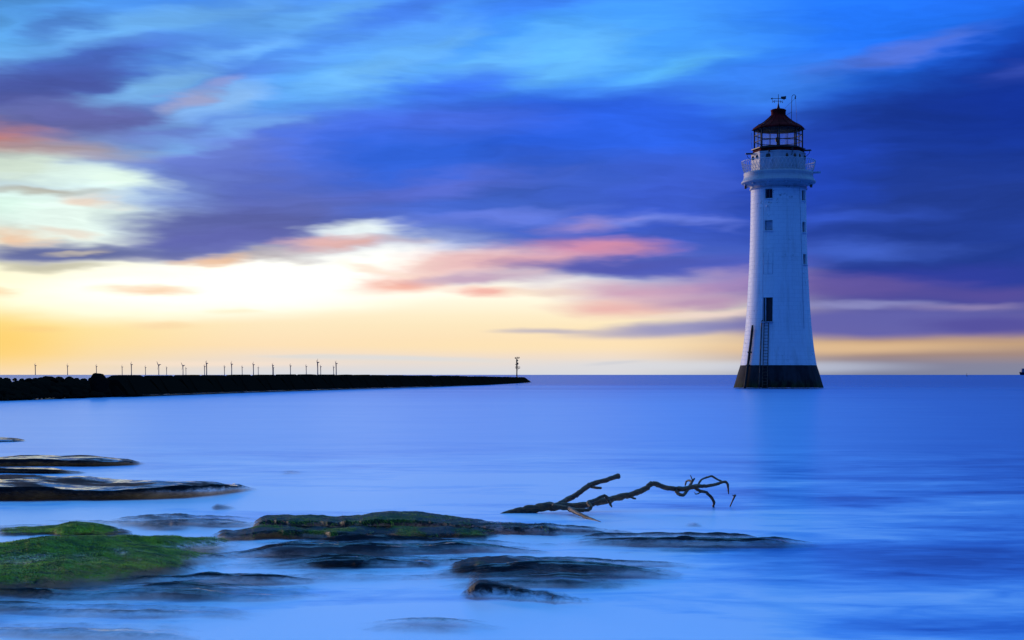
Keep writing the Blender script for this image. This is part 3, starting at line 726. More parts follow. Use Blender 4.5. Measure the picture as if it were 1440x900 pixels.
# ------------------------------------------------------------------ lighthouse
LD = 94.0*S; LX = (1094.6-CX)*LD/F; LA = math.atan2(LX, LD)
KV = LD/F; KH = KV*math.cos(LA)
zz = lambda py: EYE+(HY-py)*KV
rr = lambda hw: hw*KH
LH = empty('lighthouse', (LX, LD, 0), -LA, label='tall white lighthouse with black foot and red domed lantern standing in the sea', cat='lighthouse')
# materials
def render_paint(name, colr, stain, rough=.55):
    m, t, p = new_mat(name)
    tc_ = t.new('ShaderNodeTexCoord').outputs['Object']
    run = t.noise(t.scale(tc_, (1.6,1.6,.10)), 1.0, 5, .65).outputs['Fac']
    spk = t.noise(t.scale(tc_, (2.2,2.2,2.2)), 1.0, 6, .7).outputs['Fac']
    big_ = t.noise(t.scale(tc_, (.22,.22,.22)), 1.0, 3, .6).outputs['Fac']
    c = t.mix(t.maprange(run, .48, .74, 0, .38), tuple(colr), tuple(stain))
    pit = t.math('MULTIPLY', t.maprange(spk, .56, .66, 0, .7), t.maprange(big_, .5, .66))
    c = t.mix(pit, c, (.12,.10,.09))
    t.link(c, p.inputs['Base Color']); p.inputs['Roughness'].default_value = rough; p.inputs['Specular IOR Level'].default_value = .3
    so = t.new('ShaderNodeSeparateXYZ'); t.link(tc_, so.inputs[0])
    ang = t.math('MULTIPLY', t.math('ARCTAN2', so.outputs[0], t.math('MULTIPLY', so.outputs[1], -1)), 3.6)
    cv = t.new('ShaderNodeCombineXYZ'); t.link(ang, cv.inputs[0]); t.link(so.outputs[2], cv.inputs[1])
    br = t.new('ShaderNodeTexBrick'); t.link(cv.outputs[0], br.inputs['Vector']); br.inputs['Scale'].default_value = 1.0
    br.inputs['Brick Width'].default_value = 1.15; br.inputs['Row Height'].default_value = .48; br.inputs['Mortar Size'].default_value = .022; br.inputs['Mortar Smooth'].default_value = .6
    for q_, v_ in (('Color1',(1,1,1,1)),('Color2',(.9,.9,.9,1)),('Mortar',(.62,.62,.64,1))): br.inputs[q_].default_value = v_
    c2 = t.mix(t.maprange(big_, .3, .7, .25, .7), c, t.mix(1.0, c, br.outputs['Color'], 'MULTIPLY'))
    t.link(c2, p.inputs['Base Color'])
    hgt_ = t.math('ADD', spk, t.math('MULTIPLY', br.outputs['Fac'], -.5))
    t.link(t.bump(hgt_, .4, .05), p.inputs['Normal'])
    return m
M['white'] = render_paint('white_masonry_paint', (.66,.67,.69), (.36,.34,.31))
m, t, p = new_mat('black_tar_paint')
tc_ = t.new('ShaderNodeTexCoord').outputs['Object']; s_ = t.new('ShaderNodeSeparateXYZ'); t.link(tc_, s_.inputs[0])
nn = t.noise(t.scale(tc_, (1.2,1.2,.35)), 1.0, 5, .65).outputs['Fac']
c = t.mix(t.maprange(nn, .35, .7), (.014,.013,.016), (.034,.030,.034))
wet = t.maprange(t.math('ADD', s_.outputs[2], t.math('MULTIPLY', nn, 3.0)), 3.0, 1.5)
c = t.mix(wet, c, t.mix(t.maprange(nn,.4,.65), (.005,.006,.006), (.04,.05,.006)))
t.link(c, p.inputs['Base Color']); p.inputs['Roughness'].default_value = .8; p.inputs['Specular IOR Level'].default_value = .08
t.link(t.bump(nn, .4, .05), p.inputs['Normal'])
so = t.new('ShaderNodeBsdfTransparent'); mxf = t.new('ShaderNodeMixShader'); om = [q for q in t.n if q.type == 'OUTPUT_MATERIAL'][0]
t.link(t.maprange(t.math('ADD', s_.outputs[2], t.math('MULTIPLY', nn, .2)), .10, .26), mxf.inputs[0]); t.link(so.outputs[0], mxf.inputs[1]); t.link(p.outputs[0], mxf.inputs[2]); t.link(mxf.outputs[0], om.inputs[0])
M['tar'] = m
M['stone'] = render_paint('grey_gallery_stone', (.36,.38,.41), (.16,.15,.14))
M['red'] = mat('red_oxide_paint', (.095,.005,.006), .85, .05, .4, 1.5, stretch=(1,1,.4))
M['iron'] = mat('dark_iron', (.02,.019,.02), .55, .4, .4, 6)
M['rail'] = mat('pale_rail_paint', (.55,.52,.52), .5, .3, .2, 3)
M['grey'] = mat('grey_painted_timber', (.34,.38,.44), .6, .3, .2, 2)
M['frame'] = mat('weathered_window_frame', (.10,.11,.13), .7, .2, .3, 2)
M['darkroom'] = mat('unlit_interior', (.02,.02,.022), .8, .1, .3, 2)
M['rust'] = mat('rusty_iron', (.10,.045,.03), .7, .2, .5, 4)
M['timber'] = mat('dark_timber', (.03,.024,.022), .75, .2, .4, 3, .4, (4,4,.6))
m = bpy.data.materials.new('lantern_glass'); m.use_nodes = True; t = NT(m.node_tree); t.n.clear()
tr = t.new('ShaderNodeBsdfTransparent'); tr.inputs[0].default_value = (.94,.97,.97,1)
df = t.new('ShaderNodeBsdfTranslucent'); df.inputs[0].default_value = (.55,.72,.66,1)
gr_ = t.noise(t.new('ShaderNodeTexCoord').outputs['Object'], 1.3, 4, .6).outputs['Fac']
mx = t.new('ShaderNodeMixShader'); t.link(t.maprange(gr_, .3, .7, .03, .10), mx.inputs[0]); t.link(tr.outputs[0], mx.inputs[1]); t.link(df.outputs[0], mx.inputs[2])
mo = t.new('ShaderNodeOutputMaterial'); t.link(mx.outputs[0], mo.inputs[0]); M['glass'] = m
m, t, p = new_mat('dark_window_glass'); p.inputs['Base Color'].default_value = (.01,.012,.015,1); p.inputs['Roughness'].default_value = .08
M['pane'] = m

# tower profile from the photograph: (row, half width in px)
PROF = [(560,67.5),(545.4,63.6),(535,60.4),(524,57.2),(513.7,53.8),(507,52.6),(500,51.5),(490,50.0),(480,48.8),(465,47.1),(450,45.8),(425,44.0),(400,42.7),(375,41.3),(350,40.3),(315,39.5),(280,39.0),(268,38.9)]
rows_ = np.array([a for a,_ in PROF], float)[::-1]; hws = np.array([b for _,b in PROF], float)[::-1]
def rad_at(z):
    return rr(np.interp(HY-(z-EYE)/KV, rows_, hws))
def pol(th, z, r): return (r*math.sin(th), -r*math.cos(th), z)
# black foot
mb = MB()
zf = np.linspace(zz(560), zz(513.7), 16); mb.lathe([(rad_at(z), z) for z in zf], 96)
foot = mb.build('tarred_foot', M['tar'], LH)
# white shaft with openings cut in it; openings: (theta centre, half angle, z0, z1)
def hole(pxc, hw, pwid, y0, y1):
    th = math.asin((pxc-1094.6)/hw); dth = (pwid/2/hw)/math.cos(th)
    return (th, dth, zz(y1), zz(y0))
TH_L = -math.asin(14.0/40)
TH_R = R(66)
def hole_at(th, wid_m, y0, y1):
    z0, z1 = zz(y1), zz(y0); return (th, wid_m/2/rad_at((z0+z1)/2), z0, z1)
holes = {'win_top': hole_at(TH_L, .95, 269, 282.5), 'win_mid': hole_at(TH_L, 1.0, 313, 327), 'door': hole_at(-math.asin(14.8/44), 1.22, 420, 453.5),
         'r1': hole_at(TH_R, .95, 270, 284.5), 'r2': hole_at(TH_R, .95, 314, 328.5), 'r3': hole_at(TH_R, .95, 359, 373.5)}
ths = set(np.linspace(-math.pi, math.pi, 121)[:-1].round(5)); zsl = set(np.linspace(zz(513.7), zz(268), 70).round(5))
hl = list(holes.values())
for th, dt, z0, z1 in hl:
    ths |= {round(th-dt,5), round(th+dt,5)}; zsl |= {round(z0,5), round(z1,5)}
ths = sorted(ths); zsl = sorted(zsl)
def inside(th, z): return any(abs(th-h[0]) < h[1] and h[2] < z < h[3] for h in hl)
mb = MB(); nt = len(ths)
vsx = [pol(a, z, rad_at(z)) for z in zsl for a in ths]
fsx = []
for i in range(len(zsl)-1):
    for k in range(nt):
        j = (k+1) % nt
        a1 = ths[j] if j else ths[0]+2*math.pi
        if inside((ths[k]+a1)/2, (zsl[i]+zsl[i+1])/2): continue
        fsx.append((i*nt+k, i*nt+j, (i+1)*nt+j, (i+1)*nt+k))
mb.add(vsx, fsx, True)
DEP = .45
for th, dt, z0, z1 in hl:     # reveals
    q = []
    for z in (z0, z1):
        for a in (th-dt, th+dt):
            q += [pol(a, z, rad_at(z)), pol(a, z, rad_at(z)-DEP)]
    mb.add(q, [(0,2,3,1),(6,4,5,7),(0,1,5,4),(3,2,6,7)])
shaft = mb.build('tower_shaft', M['white'], LH)
# band, corbel and gallery
mb = MB()
mb.lathe([(rr(38.9),zz(268)),(rr(40.6),zz(267.6)),(rr(40.8),zz(266.2)),(rr(39.9),zz(265.6)),(rr(40.2),zz(263)),(rr(41.5),zz(261.6)),(rr(44.5),zz(260.6)),(rr(48.5),zz(259.6)),(rr(51.6),zz(258.6))], 96)
mb.build('gallery_corbel', M['stone'], LH)
mb = MB()
mb.lathe([(rr(51.6),zz(258.6)),(rr(52.6),zz(257.6)),(rr(52.4),zz(256)),(rr(50.6),zz(254)),(rr(49.2),zz(251)),(rr(48.6),zz(247.5)),(rr(49.2),zz(245.6)),(rr(49.0),zz(243.6)),(rr(30),zz(243.3))], 96)
mb.build('gallery_deck', M['stone'], LH)
for k in range(12):
    th = 2*math.pi*(k+.42)/12
    mb = MB(); r_ = rr(47)
    mb.box((r_*math.sin(th), -r_*math.cos(th), zz(259.9)), (.30,.34,.30), th, 1, .02)
    mb.build('corbel_block', M['grey'], LH)
for th in (R(-78), R(76)):       # drain spouts hanging under the rim
    mb = MB(); mb.box(pol(th, zz(262.5), rr(47.2)), (.24,.24,.55), th, .8, .02); mb.build('drain_spout', M['rust'], LH)
mb = MB(); a = R(84)
mb.box((rr(52.5), -.5, zz(244.4)), (1.1,.22,.22), 0, 1, .02); mb.build('outrigger_beam', M['grey'], LH)
# basket railing
def basket(f): # 0 bottom .. 1 top -> (r, z)
    b_ = [(47.6,243.4),(49.6,239.5),(51.2,234.5),(52.0,229.5),(52.2,227.5)]
    x = f*4; i = min(3,int(x)); u_ = x-i
    return rr(b_[i][0]*(1-u_)+b_[i+1][0]*u_), zz(b_[i][1]*(1-u_)+b_[i+1][1]*u_)
mb = MB()
NB = 60
for k in range(NB):
    for s in (-1,1):
        pts = []
        for q in range(6):
            r_, z_ = basket(q/5); pts.append(pol(2*math.pi*(k+s*q/5*1.6)/NB, z_, r_))
        mb.tube(pts, .02, 4, False)
mb.build('lattice', M['rail'], LH)
for f_, rad_ in ((0,.03),(1,.035)):
    mb = MB(); r_, z_ = basket(f_)
    mb.tube([pol(2*math.pi*k/72, z_, r_) for k in range(73)], rad_, 6, False); mb.build('handrail' if f_ else 'kick_rail', M['rail'], LH)
# watch room (octagon) below the lantern
PH = R(2)
mb = MB()
mb.lathe([(rr(38.2),zz(243.3)),(rr(38.2),zz(217.6)),(rr(38.8),zz(217.4)),(rr(38.8),zz(215.8)),(rr(36),zz(215.6))], 8, False, PH)
wr = mb.build('watch_room', M['stone'], LH)
AP = math.cos(math.pi/8)
def face_pt(face, u, z, r, off=0):
    # face index -> centre angle PH + (face+.5)*45deg ; u metres along, off outward
    th = PH+(face+.5)*math.pi/4
    rad = r*AP+off
    return (rad*math.sin(th)+u*math.cos(th), -rad*math.cos(th)+u*math.sin(th), z), th
for face, us in ((-1,(-.0,)),(0,(-.25,.75)),(1,(-.9,.9)),(-2,(-.7,.5))):
    for u_ in us:
        c_, th = face_pt(face, u_, zz(222.3), rr(38.2), .02)
        mb = MB(); mb.lathe([(.10,-.24),(.16,-.1),(.15,.05),(.06,.18),(.001,.26)], 10, True, cap=(True,False))
        o = mb.build('vent_cowl', M['rust'], LH); o.location = c_
c_, th = face_pt(-1, -.35, zz(230), rr(38.2), .03)
mb = MB(); mb.box(c_, (1.5,.06,2.0), th, 1, .01); mb.build('panel_door', M['grey'], LH)
c_, th = face_pt(-1, -.15, zz(222.6), rr(38.2), .12)
mb = MB(); mb.box(c_, (.5,.3,.42), th, .7, .03); mb.build('floodlight', M['iron'], LH)
# lantern gallery ring and brackets
mb = MB(); mb.lathe([(rr(36),zz(215.5)),(rr(36.6),zz(214.5)),(rr(35.4),zz(211)),(rr(34.6),zz(209.5)),(rr(31),zz(208.6))], 8, False, PH); mb.build('lantern_base', M['red'], LH)
mb = MB(); mb.lathe([(rr(33),zz(210.6)),(rr(38.2),zz(210.8)),(rr(38.2),zz(209.6)),(rr(33),zz(209.4))], 8, False, PH); mb.build('cleaning_walk', M['iron'], LH)
for th in (R(-84), R(80), R(-20), R(30), R(140), R(-140)):
    big_ = abs(th) > R(60) and abs(th) < R(100)
    mb = MB(); r0, r1 = rr(35), rr(45.2 if big_ else 40)
    zt = zz(216.2 if th < 0 else 213.6)
    mb.tube([pol(th, zt, r0), pol(th, zt, r1)], .09, 6)
    mb.tube([pol(th, zt-.02, r1-.05), pol(th, zt-.35, r1-.12), pol(th, zt-.62, (r0+r1)/2), pol(th, zt-.72, r0)], .035, 6)
    if big_: mb.box(pol(th, zt+.03, (r0+r1)/2+.1), (.7,r1-r0,.09), th)
    mb.build('bracket', M['iron'], LH)
# lantern glazing
RG = rr(33.8); z0, z1 = zz(208.6), zz(181.4)
mbf = MB()
for face in range(8):
    th0 = PH+face*math.pi/4
    mbf.tube([pol(th0, z0, RG), pol(th0, z1, RG)], .095, 6)
for k in range(4):
    z_ = z0+(z1-z0)*k/3
    mbf.tube([pol(PH+f*math.pi/4, z_, RG) for f in range(9)], .05, 6, False)
for face in range(8):
    for u_ in (0,):
        a_, _ = face_pt(face, u_, z0, RG); b2, _ = face_pt(face, u_, z1, RG); mbf.tube([a_, b2], .035, 5)
mbf.build('glazing_bars', M['iron'], LH)
for face in range(8):
    th0, th1 = PH+face*math.pi/4, PH+(face+1)*math.pi/4
    mb = MB(); r_ = RG-.03
    mb.add([pol(th0,z0,r_), pol(th1,z0,r_), pol(th1,z1,r_), pol(th0,z1,r_)], [(0,1,2,3)])
    mb.build('lantern_pane', M['glass'], LH)
# small lamp inside
mb = MB(); mb.lathe([(.5,z0-.1),(.5,z0+.05),(.12,z0+.1),(.12,z0+.75),(.24,z0+.8),(.28,z0+1.0),(.24,z0+1.25),(.10,z0+1.32),(.001,z0+1.35)], 20, True, c=(-.1,0)); mb.build('lamp', M['iron'], LH)
mb = MB(); mb.lathe([(.001,zz(209.2)),(RG-.05,zz(209.2))], 8, False, PH); mb.build('lantern_floor', M['darkroom'], LH)
# closed ceiling under the roof, unlit shade put into its near-black colour
mb = MB(); mb.lathe([(.001,zz(180.6)),(RG-.12,zz(180.6)),(RG-.12,zz(182.2)),(RG+.4,zz(182.4))], 8, False, PH); mb.build('lantern_ceiling', M['darkroom'], LH)
# roof
mb = MB()
mb.lathe([(RG-.1,zz(182)),(rr(36.3),zz(183)),(rr(36.6),zz(181.6)),(rr(35.2),zz(180)),(rr(31),zz(177.4)),(rr(25),zz(174.2)),(rr(20.5),zz(171.3)),(rr(16.5),zz(168)),(rr(13),zz(165)),(rr(11),zz(163.2)),(rr(10.4),zz(162))], 16, True, PH)
rf = mb.build('roof', M['red'], LH)
mb = MB()
mb.lathe([(rr(10.4),zz(162)),(rr(10.4),zz(157)),(rr(11.0),zz(156.4)),(rr(11.0),zz(155)),(rr(9),zz(153.8)),(rr(5),zz(152.9)),(rr(1.5),zz(152.4)),(.001,zz(152.3))], 28)
mb.build('ventilator', M['red'], rf)
for k in range(16):   # roof seams
    th = PH+2*math.pi*k/16
    mb = MB() if k == 0 else mb
    mb.tube([pol(th, zz(y)+.02, rr(h)) for h, y in ((36,180.9),(31,177.4),(25,174.2),(20.5,171.3),(16.5,168),(13,165),(10.8,162.6))], .035, 5)
mb.build('roof_ribs', M['red'], rf)
for th in (R(-40), R(-62), R(35), R(150), R(-150)):
    mb = MB(); r_ = rr(31); mb.tube([pol(th, zz(179.5), r_), pol(th, zz(174.5 if th == R(-40) else 176), r_)], [.09,.06], 6); mb.build('rung', M['iron'], rf)
# weather vane
mb = MB(); zt = zz(152.4)
mb.tube([(0,0,zt-.1),(0,0,zt+.35),(0,0,zt+.6),(0,0,zz(132.5))], [.22,.10,.05,.03], 8); vane = mb.build('weather_vane', M['iron'], LH)
mb = MB(); zv = zz(138.5); k_ = KH
mb.tube([(-10*k_,0,zv),(9.5*k_,0,zv)], .035, 6); mb.add([(-11*k_,0,zv),(-8.3*k_,-.03,zv+.14),(-8.3*k_,-.03,zv-.14),(-8.3*k_,.03,zv+.14),(-8.3*k_,.03,zv-.14)], [(0,1,2),(0,4,3),(1,3,4,2),(0,3,1),(0,2,4)])
mb.build('arrow', M['iron'], vane)
mb = MB()   # the tail plate: a small ship-like cut-out
out_ = [(3.8,135.9),(8.2,135.7),(10.9,135.2),(10.7,137.2),(11,139.2),(8.8,139.8),(7.8,141.5),(7.2,139.9),(4.6,139.4),(3.3,138.2)]
fr_ = [(x*k_, -.03, zz(y)) for x,y in out_]; bk = [(x*k_, .03, zz(y)) for x,y in out_]; q = len(out_)
mb.add(fr_+bk, [tuple(range(q)), tuple(range(2*q-1,q-1,-1))]+[(i, i+q, (i+1)%q+q, (i+1)%q) for i in range(q)]); mb.build('tail_plate', M['iron'], vane)
mb = MB(); zc_ = zz(142.2)
mb.tube([(-6.4*k_,-.15,zc_),(4.4*k_,.15,zc_)], .03, 6); mb.tube([(.15*k_,-.7,zc_),(-.15*k_,.7,zc_)], .03, 6)
for x_, y_ in ((-6.8,-.15),(4.5,.15)):
    c = (x_*k_, y_, zc_-.06)
    mb.tube([(c[0]-.12,c[1],c[2]-.15),(c[0]-.12,c[1],c[2]+.15)], .028, 5); mb.tube([(c[0]+.12,c[1],c[2]-.15),(c[0]+.12,c[1],c[2]+.15)], .028, 5); mb.tube([(c[0]-.12,c[1],c[2]+.14),(c[0]+.12,c[1],c[2]-.14)], .025, 5)
mb.build('compass_arms', M['iron'], vane)
# hooked aerial pole
mb = MB()
x0 = 18.3*k_
arc = [(x0,0,zz(175)),(x0+.01,0,zz(158)),(x0+.03,0,zz(145)),(x0+.05,0,zz(138))]+[(x0+.05+2.9*k_*(1-math.cos(a)), 0, zz(137.5)+3.6*KV*math.sin(a)) for a in np.linspace(.1, math.pi*.95, 9)]
mb.tube(arc, .035, 6); ap = mb.build('aerial_pole', M['iron'], LH)
mb = MB(); mb.box((x0+5.4*k_,0,zz(138)), (.16,.16,.28), 0, .7); mb.build('aerial_head', M['iron'], ap)
mb = MB(); mb.tube([(x0+5.8*k_,0,zz(139)),(x0+7*k_,0,zz(160)),(x0+8*k_,0,zz(176.5))], .014, 4); mb.build('guy_wire', M['iron'], ap)
mb = MB(); mb.tube([(x0+4.6*k_,0,zz(139.5)),(x0-9*k_,0,zz(152.5))], .014, 4); mb.tube([(x0,0,zz(158.3)),(x0-8*k_,0,zz(162.5))], .02, 4); mb.build('stay', M['iron'], ap)
mb = MB(); mb.tube([(-38*k_,-.2,zz(186)),(-38.5*k_,-.2,zz(196)),(-37*k_,-.2,zz(209))], .016, 4); mb.build('cable', M['iron'], LH)

# windows, doors in the openings
def recess_panel(h, name, material, off, inset=.0, depth=.05):
    th, dt, a0, a1 = h
    zc2 = (a0+a1)/2; r_ = rad_at(zc2)-off
    wd = 2*dt*rad_at(zc2)-inset*2
    mb = MB(); mb.box(pol(th, zc2, r_), (wd, depth, a1-a0-inset*2), th); return mb.build(name, material, LH)
def window_in(h, boarded=False):
    th, dt, a0, a1 = h; zc2 = (a0+a1)/2; r_ = rad_at(zc2)-.34; wd = 2*dt*rad_at(zc2)
    mb = MB(); hh = a1-a0; rt = Vector((math.cos(th), math.sin(th), 0)); c = Vector(pol(th, zc2, r_))
    for sx, w_ in ((-1,.09),(1,.09)): mb.box(c+rt*sx*(wd/2-.045), (.09,.1,hh), th)
    for sz in (-1,1): mb.box(c+Vector((0,0,sz*(hh/2-.045))), (wd-.18,.1,.09), th)
    if not boarded:
        mb.box(c, (.05,.06,hh-.18), th)
    fr_ = mb.build('window', M['frame'], LH)
    mb = MB(); c2 = Vector(pol(th, zc2, r_-.03)); mb.box(c2, (wd-.12,.03,hh-.12), th)
    mb.build('shutter' if boarded else 'pane', M['grey'] if boarded else M['pane'], fr_)
    mb = MB(); z_ = a0-.045; mb.box(pol(th, z_, rad_at(z_)+.03), (wd+.16,.16,.09), th); mb.build('sill', M['white'], fr_)
for k_h in ('win_top','r1','r2','r3'): window_in(holes[k_h])
window_in(holes['win_mid'], True)
h = holes['door']; th, dt, a0, a1 = h
dr = recess_panel(h, 'door', M['iron'], .42, .0, .05)
mb = MB(); c = Vector(pol(th-dt*.5, (a0+a1)/2, rad_at((a0+a1)/2)-.24)); mb.box(c, (.07,.40,a1-a0-.1), th+R(8)); mb.build('open_leaf', M['grey'], dr)
mb = MB(); mb.box(pol(th, a0-.06, rad_at(a0)+.06), (1.4,.3,.1), th); mb.build('doorstep', M['grey'], dr)
# ladder below the door
def wall_pt(px, py, off):
    z = zz(py); r_ = float(rad_at(z)); x = (px-1094.6)*KH
    x = max(-r_*.999, min(r_*.999, x))
    y = -math.sqrt(max(r_*r_-x*x, 0)); nrm = Vector((x, y, 0)).normalized()
    return Vector((x, y, z))+nrm*off
mbl = MB()
for px0, px1 in ((1075.6,1073.2),(1081.6,1079.6)):
    mbl.tube([wall_pt(px0+(px1-px0)*f, 453+94*f, .14) for f in np.linspace(0,1,14)], .05, 6)
lad = mbl.build('ladder', M['rust'], LH)
for k in range(22):
    f = (k+.5)/22
    mbl = MB(); a_ = wall_pt(1075.6-2.4*f, 453+94*f, .14); b2 = wall_pt(1081.6-2*f, 453+94*f, .14); mbl.tube([a_, b2], .028, 5); mbl.build('rung', M['rust'], lad)
# backing board seen pale behind the upper ladder
mb = MB(); mb.tube([wall_pt(1073.5-1.2*0, 451.5, .10)]+[wall_pt(1072.4-3.5*f, 453+94*f, .16) for f in np.linspace(.0,1,12)], [.07]*13, 8)
mb.build('pipe', M['iron'], LH)
mb = MB()
pts = [wall_pt(1060.6-11*f**1.15, 458+90*f, .22) for f in np.linspace(0,1,14)]
mb.tube(pts, [.10]+[.15]*13, 8, jitter=.06); fp = mb.build('timber_fender', M['timber'], LH)
for f in (.42,.62):
    mb = MB(); mb.box(wall_pt(1060.6-11*f**1.15, 458+90*f, .2), (.42,.3,.14), R(-40)); mb.build('strap', M['iron'], fp)
# conduits and lamp on the shaft
mb = MB(); mb.tube([wall_pt(1074.4-1.6*f, 262+158*f, .02) for f in np.linspace(0,1,14)]+[wall_pt(1072.6, 450, .01)], .014, 5); mb.build('conduit', M['grey'], LH)
mb = MB(); mb.tube([wall_pt(1124.0+6*f, 268+195*f, .02) for f in np.linspace(0,1,14)], .022, 5); mb.build('conduit', M['grey'], LH)
mb = MB(); c = wall_pt(1080.3, 293, .08); mb.tube([wall_pt(1080.3,293,-.02), wall_pt(1080.3,293,.25)], .05, 6); mb.box(wall_pt(1080.3,293.3,.28), (.22,.2,.18), R(-20), 1, .02); mb.build('wall_lamp', M['rail'], LH)
mb = MB()
for x_ in (1074.4, 1080.6, 1087): mb.tube([wall_pt(x_, 358.5, .01), wall_pt(x_-.5, 387.5, .01)], .016, 4)
for y_ in (373, 387.5): mb.tube([wall_pt(x_, y_, .012) for x_ in (1073.8,1080.4,1087)], .016, 4)
mb.build('bricked_opening', M['grey'], LH)

# ------------------------------------------------------------------ breakwater
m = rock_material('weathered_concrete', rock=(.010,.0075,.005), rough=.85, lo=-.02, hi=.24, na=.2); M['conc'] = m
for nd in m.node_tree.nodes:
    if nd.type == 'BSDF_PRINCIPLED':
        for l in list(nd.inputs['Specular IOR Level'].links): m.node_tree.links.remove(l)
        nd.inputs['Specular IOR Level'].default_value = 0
line = [ground(150,560.5), ground(185,558.5), ground(350,552.3), ground(520,546.8), ground(620,544), ground(690,541.3), ground(748,538)]
tops = [530.5,528.2,526.6,527.0,528.0,529.3,530.6]
seg = [0]
for a, b2 in zip(line, line[1:]): seg.append(seg[-1]+(b2-a).length)
TOT = seg[-1]
def along(s):
    s = max(0, min(TOT-1e-6, s))
    for i in range(len(seg)-1):
        if s <= seg[i+1]:
            f = (s-seg[i])/(seg[i+1]-seg[i]); p = line[i].lerp(line[i+1], f); tp = tops[i]*(1-f)+tops[i+1]*f
            d_ = (line[i+1]-line[i]).normalized(); return p, d_, tp
BW = empty('breakwater', along(TOT/2)[0], label='long low black sea wall of sloping blocks reaching out to the beacon post', cat='breakwater')
def put_attr(o, wash=0, moss=0):
    for nm, v in (('wash', wash), ('moss', moss), ('hgt', 1.0)):
        a = o.data.attributes.new(nm, 'FLOAT', 'POINT'); a.data.foreach_set('value', [v]*len(o.data.vertices))
PITCH = 6.7
nb = int((TOT-seg[1])/PITCH)
BDEP = 4.2
core = MB(); cpts = []
for k in range(nb+1):
    s = seg[1]+(TOT-seg[1])*k/nb
    p, d_, tp = along(s); cpts.append((p, d_))
for k in range(nb):
    s = seg[1]+(TOT-seg[1])*(k+.5)/nb; L = (TOT-seg[1])/nb
    p, d_, tp = along(s)
    nrm = Vector((d_.y, -d_.x, 0))           # towards the viewer / open side
    Yc_ = p.y
    H = EYE+(HY-tp)*Yc_/F
    H += random.uniform(-.03,.03)
    # block: cross-section across the wall is a trapezoid with a sloping seaward toe; ends chamfered so that V gaps show between tops
    hb, ht = L/2-.05, L/2*.62
    # rings from seaward toe to landward heel : (offset along -nrm, z, half length)
    ring = [(-.25,-.6,hb),(0,.02,hb),(.7,H*.5,hb*.98),(1.15,H*.8,hb*.9),(1.4,H,ht),(2.0,H,ht),(2.2,H*.8,hb*.88),(2.9,.0,hb),(3.1,-.6,hb)]
    vs2 = []
    for off, z_, hl_ in ring:
        for sgn in (-1,1):
            q = p-nrm*off+d_*sgn*hl_+Vector((0,0,z_)); vs2.append(q+Vector((random.uniform(-.03,.03),random.uniform(-.03,.03),random.uniform(-.02,.02)))-BW.location)
    fs2 = [(2*i, 2*i+1, 2*i+3, 2*i+2) for i in range(len(ring)-1)]
    fs2 += [tuple(2*i for i in range(len(ring)-1,-1,-1)), tuple(2*i+1 for i in range(len(ring)))]
    mb = MB(); mb.add(vs2, fs2)
    # raised rib down the sloping face
    for sgn in (-.6,):
        e0 = p-nrm*(.02)+d_*sgn*hb+Vector((0,0,.1))-BW.location; e1 = p-nrm*(1.0)+d_*(sgn*.8)*hb+Vector((0,0,H*.88))-BW.location
        mb.tube([e0, e1], .05, 5, True, False)
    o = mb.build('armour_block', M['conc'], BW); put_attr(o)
# continuous core, lower than the block tops
vs2 = []
for p, d_ in cpts:
    nrm = Vector((d_.y, -d_.x, 0))
    for off, z_ in ((.35,-.5),(.5,.25),(1.2,.8),(2.1,.8),(2.9,-.5)): vs2.append(p-nrm*off+Vector((0,0,z_))-BW.location)
mb = MB(); q = 5
mb.add(vs2, [(i*q+k, i*q+k+1, (i+1)*q+k+1, (i+1)*q+k) for i in range(len(cpts)-1) for k in range(q-1)]+[tuple(range(q-1,-1,-1)), tuple((len(cpts)-1)*q+k for k in range(q))])
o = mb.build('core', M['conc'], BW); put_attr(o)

# boulders heaped at the landward end
M['boulder'] = M['conc']
def boulder_mesh(seed, flat=1.0, bumpy=.22):
    import bmesh
    bm = bmesh.new(); bmesh.ops.create_icosphere(bm, subdivisions=3, radius=1)
    rng = np.random.default_rng(seed)
    offs = rng.random(3)*40
    pl = [(Vector(rng.normal(0,1,3)).normalized(), rng.uniform(.68,.9)) for _ in range(9)]
    for v in bm.verts:
        d_ = v.co.normalized(); r_ = 1.0
        for n_, h_ in pl:
            dp = d_.dot(n_)
            if dp > .01: r_ = min(r_, h_/dp)
        r_ *= 1+bumpy*.35*float(fbm(d_.x*2.3+offs[0]+d_.z*1.1, d_.y*2.3+offs[1]-d_.z*.9, 4, seed % 7))
        v.co = d_*r_; v.co.z *= flat
    me = bpy.data.meshes.new('boulder'); bm.to_mesh(me); bm.free()
    me.polygons.foreach_set('use_smooth', [False]*len(me.polygons)); me.materials.append(M['boulder'])
    for nm, v in (('wash',0.0),('moss',0.0),('hgt',1.0)):
        a = me.attributes.new(nm, 'FLOAT', 'POINT'); a.data.foreach_set('value', [v]*len(me.vertices))
    return me
BM = [boulder_mesh(s) for s in range(7)]
def boulder(px, ytop, Yd, size, label, group=None, sq=.75, k=0):
    c = at(px, ytop, Yd)
    o = bpy.data.objects.new('boulder', BM[k % 7]); COL.objects.link(o)
    o.scale = (size*random.uniform(.9,1.15), size*random.uniform(.85,1.1), size*sq)
    o.rotation_euler = (0, 0, random.uniform(0, 6.28))
    o.location = (c.x, Yd, c.z-size*sq*.80)
    tag(o, label=label, cat='boulder', group=group); return o
LB = 'black boulder in the rough heap at the landward end of the sea wall'
GB = 'boulders heaped at the landward end of the sea wall'
